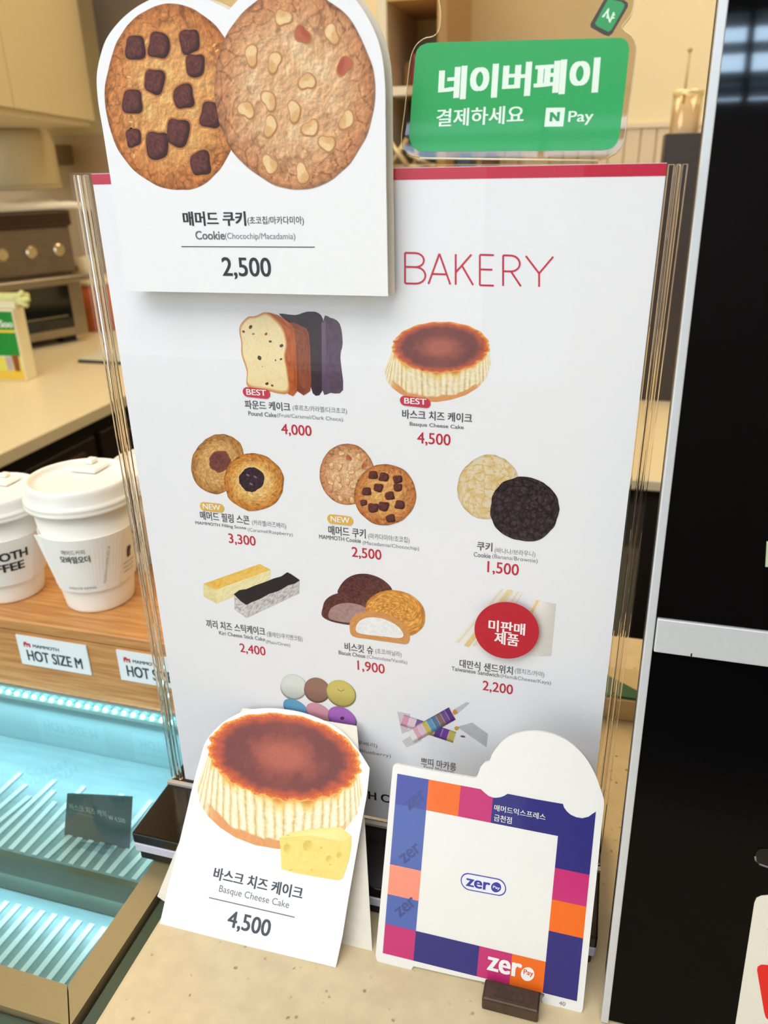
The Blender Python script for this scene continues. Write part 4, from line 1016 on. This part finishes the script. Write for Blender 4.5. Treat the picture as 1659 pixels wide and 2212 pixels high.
pr.poly([cz(*q) for q in ell(1055, 1640, 44, 45, 32)], (250, 246, 244), 3); pr.text('Pay', *cz(1026, 1648), cz(1090, 0)[0], 14, (222, 96, 50), 4, bold=.02)
pr.text('40', *cz(1258, 1840), cz(1300, 0)[0], 8.5, (120, 112, 108), 1)
pr.build('logo_print', zc, mat_print('card_ink'))
blk = empty('card_block', (.2605, -.093, ZS), 'small dark bronze metal block gripping the foot of the payment card on the stone counter', 'card holder')
M_BLK = mat('dark_bronze_metal', (92, 74, 62), .34, .7, noise=.25, nscale=120)
box('block', .2443, .2770, -.1002, -.0872, ZS + .0001, ZS + .0098, M_BLK, blk, bev=.0012, seg=2)
box('rear_jaw', .2443, .2770, -.0838, -.0775, ZS + .0001, ZS + .0098, M_BLK, blk, bev=.001)
box('slot_floor', .2448, .2765, -.0872, -.0838, ZS + .0001, ZS + .0012, M_BLK, blk)
pt = Print(Plane((0, 0, 0))); pt.pl.O = np.array([.2, -.0997, ZS + .0098 + ZC]); pt.pl.U = np.array([1., 0, 0]); pt.pl.V = np.array([0, 1., 0]); pt.pl.N = np.array([0, 0, 1.])
V, F = glyphs('zero', .03); pt.raw(np.array([.0505, .0025]) + V * [.018, .0062], F, (66, 48, 40), 1, strokes(len(V), .03)); pt.build('embossed_lettering', blk)

# ------------------------------------------------------------------ green payment sign on clear acrylic
PN = Plane((.2, .0004, .4207), lean=15)
ns = empty('payment_sign', (.225, .0004, .42), 'green rounded sign with white Korean lettering on clear acrylic above the menu stand', 'payment sign')
ol = [(950, 672), (950, 666), (985, 658), (1030, 632), (1055, 590), (1068, 520), (1092, 350), (1108, 220), (1104, 180), (1090, 152), (1056, 125), (1052, 108), (1088, 60), (1100, 0), (1085, -80), (1030, -130), (940, -120), (880, -70), (800, -150), (640, -210), (470, -210), (340, -150), (288, -40), (294, 60), (286, 125), (262, 152), (228, 160), (194, 186), (172, 230), (160, 300), (146, 440), (130, 570), (134, 618), (160, 646), (206, 656), (206, 684), (950, 684)]
M_NACR = mat_clear('sign_acrylic', (232, 226, 216), 1.2, .02, 1.5)
slab('acrylic_plate', PN, PN.inv([c2(*p) for p in soft(ol, 2, 32)]), -.0026, 0, M_NACR, ns)
M_LINE = mat('acrylic_cut_edge', (226, 208, 170), .2, .3)
e = PN.inv([c2(*p) for p in soft(ol, 2, 32)[2:-2]])
tube('cut_edge', PN.pts(e, 0.0001), .00022, M_LINE, ns, 5)
tube('cut_edge', PN.pts(PN.inv([c2(206, 660), c2(950, 670)]), 0.0001), .00045, mat('bright_cut_edge', (250, 236, 200), .3), ns, 5)
pr = Print(PN)
gr_ = [(188, 240), (193, 212), (208, 192), (236, 180), (300, 176), (650, 168), (1036, 158), (1060, 162), (1076, 180), (1080, 210), (1062, 380), (1040, 560), (1030, 595), (1010, 618), (975, 627), (620, 630), (225, 633), (195, 628), (172, 608), (162, 575), (172, 420)]
pr.poly([c2(*p) for p in gr_], (30, 160, 82), 1)
cn = crop(920, 0, 3.456)
WG = (226, 240, 226)
pr.text('네이버페이', *cn(88, 752), cn(1284, 0)[0], 72, WG, 2, bold=.045, rot=.5, slant=0)
pr.text('결제하세요', *cn(76, 948), cn(728, 0)[0], 38, WG, 2, bold=.018, rot=.5)
pr.poly([cn(*p) for p in [(898, 806), (1040, 804), (1025, 945), (884, 947)]], WG, 2)
pr.text('N', *cn(922, 908), cn(996, 0)[0], 20, (30, 150, 80), 3, bold=.06)
pr.text('Pay', *cn(1058, 938), cn(1246, 0)[0], 31, WG, 2, bold=.012)
pr.poly([cn(*p) for p in [(1330, -2), (1350, -12), (1480, 2), (1508, 22), (1508, 52), (1392, 252), (1366, 272), (1330, 262), (1230, 205), (1228, 180)]], (58, 50, 44), 1)
pr.poly([cn(*p) for p in [(1355, 4), (1372, -4), (1462, 16), (1484, 36), (1478, 60), (1384, 226), (1362, 240), (1278, 198), (1262, 176)]], (40, 152, 84), 2)
for a, b in (((1318, 130), (1350, 90)), ((1350, 88), (1366, 66)), ((1364, 66), (1352, 140)), ((1352, 84), (1374, 170)), ((1372, 168), (1404, 92)), ((1320, 128), (1338, 114)), ((1392, 118), (1412, 110)), ((1384, 140), (1408, 132))): pr.line(cn(*a), cn(*b), 3.4, (214, 236, 216), 3)
pr.build('sign_print', ns, mat_print('sign_ink', .35, .03, coat=.2))
# ------------------------------------------------------------------ kitchen behind the counter
CT = -.031
bk = empty('back_counter', (-1.6, 1.4, -ZC), 'cream worktop on dark cabinets behind the display case, carrying the oven', 'counter')
xe = .5 * (at(0, 973, 2, CT)[0] + at(247, 868, 2, CT)[0])
box('worktop', -2.9, xe, .35, YB - .0205, CT - .028, CT, M_COUNTER, bk, bev=.003)
box('cabinet', -2.88, xe - .03, .37, YB - .0205, -ZC, CT - .0285, M_DARK, bk)
for i in range(3):
    y = .45 + i * .52
    box('door', xe - .0298, xe - .012, y, y + .50, -ZC + .1, CT - .06, mat('dark_door_board', (42, 33, 27), .4), bk, bev=.002)
    box('door_grip', xe - .0118, xe - .002, y + .05, y + .45, CT - .09, CT - .08, mat('dark_grip', (92, 74, 58), .35, .4), bk)
# counter running along the back on the right, seen past the menu stand's clear edge
rb = empty('rear_counter', (.9, 1.5, -ZC), 'cream worktop with dark cabinet front seen past the clear right edge of the menu stand', 'counter')
yr = at(1410, 1037, 2, CT)[1]
box('worktop', xe + .35, 2.4, yr, YB - .0205, CT - .02, CT, M_COUNTER, rb, bev=.003)
box('cabinet', xe + .37, 2.38, yr + .02, YB - .0205, -ZC, CT - .0205, M_DARK, rb)

# kitchen back wall: plaster above, grooved boards below
kw = empty('wall_kitchen', (0, YB, -ZC), kind='structure')
box('plaster', -3.55, 2.95, YB, YB + .08, -ZC, SO, mat('warm_plaster', (238, 222, 180), .85, noise=.03, nscale=3), kw)
zb = at(1400, 276, 1, YB - .02)[2] - ZC
M_BD = mat('pale_grooved_board', (222, 204, 170), .55, noise=.05, nscale=18, stretch=(8, 8, 1))
for i in range(34):
    x = -.30 + i * .0405
    box('board', x, x + .0385, YB - .014, YB - .0005, CT + .002, zb, M_BD, kw, bev=.0015)
box('rail', -.30, 1.08, YB - .02, YB - .0005, zb + .0003, zb + .012, M_CREAM, kw)

# steel sheet on the wall at the left, upper cupboard
ssx = at(110, 300, 1, YB - .02)[0]
box('steel_sheet', -3.0, -1.15, YB - .012, YB - .0005, CT + .01, .53, mat('steel_splashback', (222, 198, 164), .4, .25, noise=.1, nscale=5), kw)
ZK = .55
uc = empty('wall_cupboard', (-1.6, 1.8, ZK), 'cream wall cupboard with plain doors hanging above the oven at the upper left', 'cupboard')
A = at(0, 232, 2, ZK)[:2]; B = at(196, 263, 2, ZK)[:2]
dirv = (B - A) / np.linalg.norm(B - A); A2 = A - dirv * .5
nrm = np.array([-dirv[1], dirv[0]])
yb_ = YB - .013
def prism(name, pts, z0, z1, m, parent):
    bm = bmesh.new(); n = len(pts)
    a = sum(pts[i][0] * pts[(i + 1) % n][1] - pts[(i + 1) % n][0] * pts[i][1] for i in range(n))
    if a < 0: pts = pts[::-1]
    lo_ = [bm.verts.new((x, y, z0 + ZC)) for x, y in pts]; hi_ = [bm.verts.new((x, y, z1 + ZC)) for x, y in pts]
    bm.faces.new(lo_[::-1]); bm.faces.new(hi_)
    for i in range(n): bm.faces.new((lo_[i], lo_[(i + 1) % n], hi_[(i + 1) % n], hi_[i]))
    return bm_obj(name, bm, m, parent)
L_ = A2 + nrm * .45; 
prism('carcass', [tuple(A2 + nrm * .012), tuple(B + nrm * .012), (B[0] - .42, B[1] + .06), tuple(L_)], ZK + .002, SO - .02, M_CREAM, uc)
prism('bottom_panel', [tuple(A2 + nrm * .002), tuple(B + nrm * .002), (B[0] - .42, B[1] + .06), tuple(L_)], ZK - .012, ZK + .0015, M_CREAM, uc)
dsp = at(25, 235, 2, ZK)[:2]; tt = (dsp - A) @ dirv
M_DOOR = mat('cupboard_door_laminate', (214, 200, 164), .4, noise=.02, nscale=5)
for a0, a1 in ((-.5, tt - .002), (tt + .002, np.linalg.norm(B - A))):
    p = [tuple(A + dirv * a0 - nrm * .012), tuple(A + dirv * a1 - nrm * .012), tuple(A + dirv * a1 + nrm * .010), tuple(A + dirv * a0 + nrm * .010)]
    prism('door', p, ZK + .002, SO - .03, M_DOOR, uc)
# grey flue right of the cupboard
fl = empty('extract_duct', (-1.1, YB - .16, .6), 'grey metal duct standing behind the cookie card at the top left', 'duct')
d0 = at(262, 60, 1, YB - .18)
box('duct', d0[0] - .075, d0[0] + .12, YB - .20, YB - .013, .62, SO - .001, mat('duct_grey', (120, 112, 104), .5, .3), fl, bev=.01)
box('duct_collar', d0[0] - .085, d0[0] + .13, YB - .21, YB - .0125, .60, .6195, mat('duct_grey', (120, 112, 104)), fl, bev=.003)

# oven, turned towards the room
O1 = at(60, 757, 2, CT)[:2]; O2 = at(188, 734, 2, CT)[:2]
od = (O2 - O1) / np.linalg.norm(O2 - O1); on = np.array([-od[1], od[0]])
OC = O2 + od * .0
ow = .50; odp = .34
sca = np.linalg.norm(at(188, 734, 2, CT) - CC) / FPX          # metres per pixel at the oven's right corner
ov = empty('countertop_oven', (OC[0] - od[0] * ow / 2, OC[1] - od[1] * ow / 2, CT), 'steel countertop oven with round knobs and a dark glass door under a white cloth', 'oven')
def obx(name, s0, s1, d0_, d1_, z0, z1, m, parent, bev=0):
    """s along the front (0 = right corner, negative to the left), d depth behind the front face"""
    bm = bmesh.new(); r = bmesh.ops.create_cube(bm, size=1)
    for v in r['verts']:
        s = (s0 + s1) / 2 + v.co.x * (s1 - s0); d = (d0_ + d1_) / 2 + v.co.y * (d1_ - d0_); z = (z0 + z1) / 2 + v.co.z * (z1 - z0)
        p = OC + od * s + on * d; v.co = Vector((p[0], p[1], CT + z + ZC))
    if bev: bmesh.ops.bevel(bm, geom=bm.edges[:] + bm.verts[:], offset=bev, segments=2, affect='EDGES', profile=.5)
    return bm_obj(name, bm, m, parent)
M_OVG = mat('oven_glass', (22, 24, 22), .08, spec=.6)
obx('body', -ow, 0, .012, odp, .016, .316, M_STEELD, ov, .004)
dfo = obx('door_frame', -ow, 0.004, -.012, .0115, .022, .188, M_STEEL, ov, .004)
obx('door_glass', -ow + .04, -.036, -.0135, -.0122, .045, .162, M_OVG, dfo)
obx('handle', -ow - .0, .018, -.050, -.036, .172, .190, M_STEEL, dfo, .004)
for s in (-ow + .03, -.03): obx('handle_post', s, s + .012, -.0365, -.0125, .174, .184, M_STEEL, dfo)
cpo = obx('control_panel', -ow, 0, -.008, .0115, .198, .316, M_STEELD, ov, .003)
for i in range(5):
    s = -.045 - i * .078; p = OC + od * s + on * -.0085
    V = []; F = []
    for j, (r, dd) in enumerate(((.016, 0), (.016, .010), (.012, .014))):
        for k in range(20):
            t = 2 * math.pi * k / 20; q = p + od * r * math.cos(t) - on * dd; V.append((q[0], q[1], CT + .256 + r * math.sin(t) + ZC))
    for j in range(2):
        for k in range(20): F.append((j * 20 + k, (j + 1) * 20 + k, (j + 1) * 20 + (k + 1) % 20, j * 20 + (k + 1) % 20))
    F.append(tuple(range(40, 60)))
    mesh_obj('knob', V, F, mat('knob_chrome', (228, 214, 180), .25, .9), cpo, smooth=False)
obx('top_tray', -ow - .02, .004, -.02, odp - .02, .3165, .357, mat('dark_tray', (70, 50, 38), .35, .4), ov, .006)
obx('rack_bar', -ow + .05, -.05, -.0142, -.0137, .078, .081, M_STEEL, ov)
for s in (-.06, -ow + .08): obx('foot', s, s + .04, .02, .07, .0002, .0158, M_BLACK, ov)
cl = empty('white_cloth', (OC[0] - od[0] * .2, OC[1] - od[1] * .2, CT + .3575), 'folded white cloth lying on top of the steel oven', 'cloth')
nx_, ny_ = 44, 12; V = []; F = []
for top_ in (1, 0):
    for j in range(ny_ + 1):
        for i in range(nx_ + 1):
            s = -ow - .02 + (ow + .075) * i / nx_; d = -.015 + .28 * j / ny_
            z = .0016 if not top_ else .012 + .014 * fbm(np.array(i * .22), np.array(j * .5), 3) + (.014 if s < -.13 else 0) * math.sin(math.pi * min(1, max(0, (-.13 - s) / .1)) / 2)
            p = OC + od * s + on * d; V.append((p[0], p[1], CT + .3575 + float(z) + ZC))
n_ = (nx_ + 1) * (ny_ + 1)
for j in range(ny_):
    for i in range(nx_):
        a = j * (nx_ + 1) + i; F.append((a, a + 1, a + nx_ + 2, a + nx_ + 1)); F.append((a + n_, a + n_ + nx_ + 1, a + n_ + nx_ + 2, a + n_ + 1))
ring = [i for i in range(nx_ + 1)] + [(j + 1) * (nx_ + 1) + nx_ for j in range(ny_)] + [ny_ * (nx_ + 1) + nx_ - 1 - i for i in range(nx_)] + [(ny_ - 1 - j) * (nx_ + 1) for j in range(ny_ - 1)]
for k in range(len(ring)):
    a, b = ring[k], ring[(k + 1) % len(ring)]; F.append((a, a + n_, b + n_, b))
mesh_obj('cloth', V, F, mat('white_towel', (255, 252, 246), .85, noise=.05, nscale=60), cl, smooth=True)

# cream cylinder behind the oven
cyb = at(55, 430, 1, YB - .25)
dc = empty('paper_towel_dispenser', (cyb[0], YB - .25, .25), 'large cream round dispenser hanging under the wall cupboard behind the oven', 'dispenser')
rd = np.linalg.norm(at(118, 400, 1, YB - .25) - at(-30, 400, 1, YB - .25)) / 2
cxd = at(40, 400, 1, YB - .25)[0]
lathe('drum', [(rd * .98, .385), (rd, .39), (rd * .985, .50), (rd * .9, .536)], (cxd, YB - .25, 0), mat('cream_plastic', (236, 220, 180), .45, noise=.04, nscale=6, stretch=(12, 12, 1)), dc, 48)
lathe('drum_base', [(rd * .9, .372), (rd * 1.01, .375), (rd * 1.01, .3848)], (cxd, YB - .25, 0), M_CREAM, dc, 48)
box('wall_bracket', cxd - .04, cxd + .04, YB - .25 + rd * .92, YB - .0125, .44, .50, M_STEEL, dc)

# orange tub beside the oven, with a cream roll on it
def sides(u0, v0, u1, v1, y):          # rectangle of the photograph on the plane y
    a = at(u0, v1, 1, y); b = at(u1, v0, 1, y); return a[0], b[0], a[2] - ZC, b[2] - ZC
yb2 = 1.72
x0 = at(172, 700, 1, yb2)[0]; x1 = at(250, 700, 1, yb2)[0]; zt = at(200, 604, 1, yb2)[2] - ZC
ob = empty('orange_tub', ((x0 + x1) / 2, yb2, CT), 'orange plastic tub with a cream lid standing right of the oven', 'tub')
lathe('tub_body', [(.06, .0004), (.066, .003), (.078, zt - CT - .012)], ((x0 + x1) / 2, yb2 + .03, CT), mat('orange_plastic', (206, 112, 58), .45, noise=.12, nscale=20), ob, 40)
lathe('tub_lid', [(.079, 0), (.082, .002), (.082, .014), (.07, .018)], ((x0 + x1) / 2, yb2 + .03, zt - .0118), mat('cream_lid', (236, 216, 176), .5), ob, 40)
rl = empty('paper_roll', ((x0 + x1) / 2 - .03, yb2, zt + .008), 'small cream paper roll lying on the orange tub lid', 'paper roll')
P = [((x0 + x1) / 2 - .02, yb2 - .03, zt + .0065 + .030 + ZC), ((x0 + x1) / 2 - .02, yb2 + .06, zt + .0065 + .030 + ZC)]
tube('roll', P, .030, mat('cream_paper', (240, 226, 196), .8), rl, 28)
tube('core', [(P[0][0], P[0][1] - .001, P[0][2]), (P[0][0], P[0][1] + .002, P[0][2])], .008, mat('brown_core', (150, 118, 84), .8), rl, 16)

# carton of milk with a clip
mk = at(20, 822, 2, CT); cf = at(58, 824, 2, CT); mw = .085
mkr = empty('drink_carton', (cf[0] - .04, cf[1] + .04, CT), 'green and yellow drink carton with a pale clip, in front of the oven', 'carton')
dx_ = np.array([math.cos(.10), math.sin(.10)]); dy_ = np.array([-dx_[1], dx_[0]])
cf2 = np.array([cf[0], cf[1]])
def cbx(name, s0, s1, d0_, d1_, z0, z1, m, parent, bev=0):
    bm = bmesh.new(); r = bmesh.ops.create_cube(bm, size=1)
    for v in r['verts']:
        p = cf2 + dx_ * ((s0 + s1) / 2 + v.co.x * (s1 - s0)) + dy_ * ((d0_ + d1_) / 2 + v.co.y * (d1_ - d0_)); v.co = Vector((p[0], p[1], CT + (z0 + z1) / 2 + v.co.z * (z1 - z0) + ZC))
    if bev: bmesh.ops.bevel(bm, geom=bm.edges[:] + bm.verts[:], offset=bev, segments=2, affect='EDGES', profile=.5)
    return bm_obj(name, bm, m, parent)
hc = (824 - 690) * np.linalg.norm(cf - CC) / FPX * 1.02
cbx('carton_body', -mw, 0, 0, .045, .0003, hc, mat('carton_board', (238, 230, 196), .5), mkr, .002)
cbx('carton_top', -mw, 0, .014, .030, hc + .0003, hc + .026, mat('carton_board', (238, 230, 196)), mkr, .002)
pcn = Plane((cf[0], cf[1], CT)); pcn.U = np.array([dx_[0], dx_[1], 0]); pcn.V = np.array([0, 0, 1.]); pcn.N = np.cross(pcn.U, pcn.V)
pr = Print(pcn, .0003)
R4 = lambda x0, x1, y0, y1: [(x0, y0), (x1, y0), (x1, y1), (x0, y1)]
pr.poly(R4(-mw + .002, -.003, .060, hc - .004), (22, 138, 44), 1, ab=True)
pr.poly(R4(-mw + .002, -.002, .003, .024), (236, 196, 70), 1, ab=True)
pr.poly([(-mw + .002, .024), (-.003, .024), (-.003, .060), (-.03, .052), (-mw + .002, .064)], (226, 214, 96), 2, ab=True)
pr.poly(R4(-mw + .004, -.004, hc - .052, hc - .046), (236, 206, 60), 2, ab=True)
pr.poly([(-.042, .026), (-.028, .026), (-.026, .058), (-.044, .058)], (188, 168, 170), 3, ab=True); pr.poly([(-.024, .024), (-.010, .024), (-.008, .062), (-.026, .062)], (142, 76, 34), 3, ab=True)
V, F = glyphs('Soo', .03); pr.raw(np.array([-.040, hc - .040]) + V * [.034, .016], F, (240, 246, 236), 3, strokes(len(V), .03))
V, F = glyphs('ai', .03); pr.raw(np.array([-.062, hc - .040]) + V * [.016, .016], F, (240, 246, 236), 3, strokes(len(V), .03))
pr.build('carton_print', mkr)
cbx('clip_bar', -mw - .01, .030, .010, .034, hc + .018, hc + .034, mat('pale_green_clip', (226, 230, 160), .4), mkr, .004)
for k, (s, z) in enumerate(((.02, .036), (.03, .006), (.010, .020))):
    p = cf2 + dx_ * .012; q = cf2 + dx_ * (.035 + .006 * k)
    tube('clip_wing', [(p[0], p[1], CT + hc + .022 + ZC), (q[0], q[1], CT + hc + z + ZC + .004)], .006, mat('pale_green_clip', (226, 230, 160)), mkr, 10)

# thin grey tray on the worktop
t0 = at(178, 780, 2, CT)
tr = empty('flat_tray', (t0[0] + .08, t0[1] + .05, CT), 'flat grey tray with dark edge on the cream worktop beside the menu stand', 'tray')
box('tray_base', t0[0], t0[0] + .2, t0[1] - .02, t0[1] + .12, CT + .0003, CT + .008, mat('tray_dark_edge', (60, 58, 52), .5), tr, bev=.002)
box('tray_mat', t0[0] + .001, t0[0] + .199, t0[1] - .019, t0[1] + .119, CT + .0082, CT + .011, mat('tray_grey', (214, 216, 196), .5), tr, bev=.001)

# shelf unit between the two signs
ys = 1.6
X = lambda u, v=100, y=ys: at(u, v, 1, y)[0]
Z = lambda v, u=870, y=ys: at(u, v, 1, y)[2] - ZC
sh = empty('shelf_unit', (X(900), ys + .15, CT), 'cream open shelf unit with yellow back, between the cookie card and the green sign', 'shelf unit')
M_SHB = mat('yellow_shelf_back', (222, 184, 108), .6, noise=.06, nscale=8)
box('side_panel', X(815), X(836), ys, ys + .30, CT + .001, 1.0, M_CREAM, sh, bev=.002)
box('side_panel', X(944), X(966), ys, ys + .30, CT + .001, 1.0, mat('tan_panel', (196, 158, 96), .6), sh, bev=.002)
box('back_panel', X(837), X(943), ys + .28, ys + .295, Z(200), .999, M_SHB, sh)
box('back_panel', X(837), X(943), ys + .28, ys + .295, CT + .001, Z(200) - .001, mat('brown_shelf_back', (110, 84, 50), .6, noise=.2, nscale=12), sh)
box('shelf_board', X(837), X(943), ys + .002, ys + .279, Z(207), Z(186), M_CREAM, sh, bev=.002)
box('shelf_board', X(837), X(943), ys + .002, ys + .279, Z(0), Z(-14), mat('tan_panel', (196, 158, 96)), sh)
zsh = Z(186)
r0 = empty('red_box', (X(895), ys + .15, zsh), 'glossy red box on the shelf behind the green sign', 'box')
box('box_body', X(866), X(915), ys + .1, ys + .2, zsh + .0005, Z(128), mat('red_gift_box', (196, 26, 26), .35), r0, bev=.003)
box('box_lid', X(868), X(920), ys + .095, ys + .205, Z(128) + .0003, Z(104), mat('red_gift_box', (196, 26, 26)), r0, bev=.003)
r1 = empty('red_pouch', (X(930), ys + .22, zsh), 'tall dark red pouch standing behind the red box on the shelf', 'pouch')
box('pouch_body', X(896), X(936), ys + .215, ys + .262, zsh + .0005, Z(84), mat('red_pouch', (170, 30, 24), .4), r1, bev=.006)
box('pouch_seal', X(898), X(934), ys + .235, ys + .242, Z(84) + .0002, Z(78), mat('red_pouch', (170, 30, 24)), r1)
r2 = empty('kraft_bag', (X(848), ys + .16, zsh), 'small brown kraft bag on the shelf left of the red box', 'bag')
box('bag_body', X(839), X(860), ys + .13, ys + .19, zsh + .0005, Z(124), mat('kraft_paper', (176, 130, 66), .8, noise=.1, nscale=30), r2, bev=.004)
box('bag_fold', X(841), X(858), ys + .145, ys + .175, Z(124) + .0002, Z(116), mat('kraft_paper', (176, 130, 66)), r2, bev=.002)
wr = empty('wire_rack', (X(870), ys + .15, CT), 'pale crossed wire rack under the shelf behind the cookie card', 'rack')
for k, (a, b) in enumerate((((838, 300), (880, 358)), ((880, 300), (842, 358)), ((880, 330), (930, 358)), ((905, 300), (895, 358)))):
    p = at(*a, 1, ys - .06 + .012 * k); q = at(*b, 1, ys - .06 + .012 * k); tube('wire', [p, q], .006, mat('pale_wire', (210, 186, 140), .4, .3), wr, 8)
p = at(838, 362, 1, ys - .03); q = at(940, 358, 1, ys - .03)
tube('wire', [p, q], .006, mat('pale_wire', (210, 186, 140)), wr, 8)
box('rack_foot', X(838, 340), X(940, 340), ys - .075, ys - .005, CT + .001, q[2] - ZC - .008, mat('brown_rack_box', (128, 100, 62), .6), wr)
# boxes seen through the sign's clear tab
for k, (u0, u1, c, lab) in enumerate(((985, 1015, (90, 110, 150), 'small grey-blue pack low behind the green sign'), (1040, 1068, (110, 76, 52), 'small brown pack low behind the green sign'), (1130, 1185, (214, 196, 168), 'small beige pack low behind the green sign'))):
    z1 = at((u0 + u1) / 2, 338, 1, 1.7)[2] - ZC
    t = empty('small_pack', (at((u0 + u1) / 2, 345, 1, 1.7)[0], 1.75, CT), lab, 'pack', 'small packs behind the green sign')
    box('pack_body', at(u0, 345, 1, 1.7)[0], at(u1, 345, 1, 1.7)[0], 1.7, 1.8, CT + .001, z1, mat('pack_%s' % ('blue', 'brown', 'beige')[k], c, .6), t, bev=.003)
    box('pack_flap', at(u0 + 3, 345, 1, 1.7)[0], at(u1 - 3, 345, 1, 1.7)[0], 1.74, 1.76, z1 + .0002, z1 + .008, mat('pack_%s' % ('blue', 'brown', 'beige')[k], c), t)

# clear canister with a straw in a dark bin, at the right
yc = 1.25
Xc = lambda u, v=250: at(u, v, 1, yc)[0]; Zc = lambda v, u=1470: at(u, v, 1, yc)[2] - ZC
bn = empty('dark_bin', (Xc(1490, 330), yc + .07, CT), 'dark grey square bin behind the top right corner of the menu stand', 'bin')
zb0, zb1 = CT + .001, Zc(288)
bx0, bx1 = Xc(1438, 300), Xc(1438, 300) + .16
M_BIN = mat('dark_grey_bin', (62, 54, 52), .5)
box('bin_wall', bx0, bx0 + .004, yc, yc + .14, zb0, zb1, M_BIN, bn); box('bin_wall', bx1 - .004, bx1, yc, yc + .14, zb0, zb1, M_BIN, bn)
box('bin_wall', bx0 + .0042, bx1 - .0042, yc, yc + .004, zb0, zb1, M_BIN, bn); box('bin_wall', bx0 + .0042, bx1 - .0042, yc + .136, yc + .14, zb0, zb1, M_BIN, bn)
box('bin_floor', bx0 + .0042, bx1 - .0042, yc + .0042, yc + .1358, zb1 - .07, zb1 - .066, M_BIN, bn)
rc = (Xc(1520, 250) - Xc(1452, 250)) / 2 * 1.0
ccx = Xc(1452, 250) + rc; zt_ = Zc(200); zf = zb1 - .0655
cn_ = empty('clear_canister', (ccx, yc + .07, zf), 'clear plastic canister half filled with beige powder, standing in the dark bin', 'canister')
lathe('canister_wall', [(rc, .0), (rc, zt_ - zf), (rc * .93, zt_ - zf), (rc * .93, .002)], (ccx, yc + .07, zf), mat_clear('canister_plastic', (253, 249, 240), 1.4, .1), cn_, 40, caps=False)
lathe('powder', [(rc * .90, .003), (rc * .90, Zc(222) - zf)], (ccx, yc + .07, zf), mat('beige_powder', (240, 214, 184), .8, noise=.06, nscale=30), cn_, 40)
lathe('canister_rim', [(rc * 1.03, 0), (rc * 1.05, .004), (rc * 1.03, .008), (rc * .95, .008), (rc * .95, 0)], (ccx, yc + .07, zt_ + .0002), mat('pale_rim', (250, 226, 170), .2, .2), cn_, 40, caps=False)
p = at(1478, 205, 1, yc + .07); q = at(1490, 112, 1, yc + .07)
sp_ = empty('long_spoon', (p[0], p[1], zt_ - .1), 'thin pale spoon handle sticking up from the clear canister', 'spoon')
tube('spoon_handle', [(p[0] * 1.0, p[1], Zc(222) + ZC + .001), q], .0024, mat('pale_handle', (206, 178, 122), .5), sp_, 8)
lathe('spoon_tip', [(.003, 0), (.0052, .003), (.003, .007)], (q[0], q[1], q[2] - ZC), mat('pale_handle', (206, 178, 122)), sp_, 12)

# green and cream box behind the stand at the right, on the stone counter
gb = at(1362, 1560, 2, ZS)
gx = empty('folded_box', (gb[0], gb[1], ZS), 'cream box with a green flap on the stone counter behind the menu stand', 'box')
box('box_body', gb[0] - .06, gb[0] + .10, gb[1] + .0, gb[1] + .05, ZS + .0003, ZS + .022, mat('cream_box_board', (206, 184, 140), .7), gx, bev=.001)
bm = bmesh.new(); x_, y_, z_ = gb[0], gb[1], ZS + ZC + .0225
vs = [bm.verts.new(v) for v in ((x_ - .05, y_ + .002, z_), (x_ + .02, y_ + .002, z_), (x_ - .05, y_ + .045, z_ + .004), (x_ - .05, y_ + .002, z_ + .002), (x_ + .02, y_ + .002, z_ + .002), (x_ - .05, y_ + .045, z_ + .006))]
for f in ((0, 2, 1), (3, 4, 5), (0, 1, 4, 3), (1, 2, 5, 4), (2, 0, 3, 5)): bm.faces.new([vs[i] for i in f])
bm_obj('green_flap', bm, mat('green_card', (20, 92, 62), .6), gx)
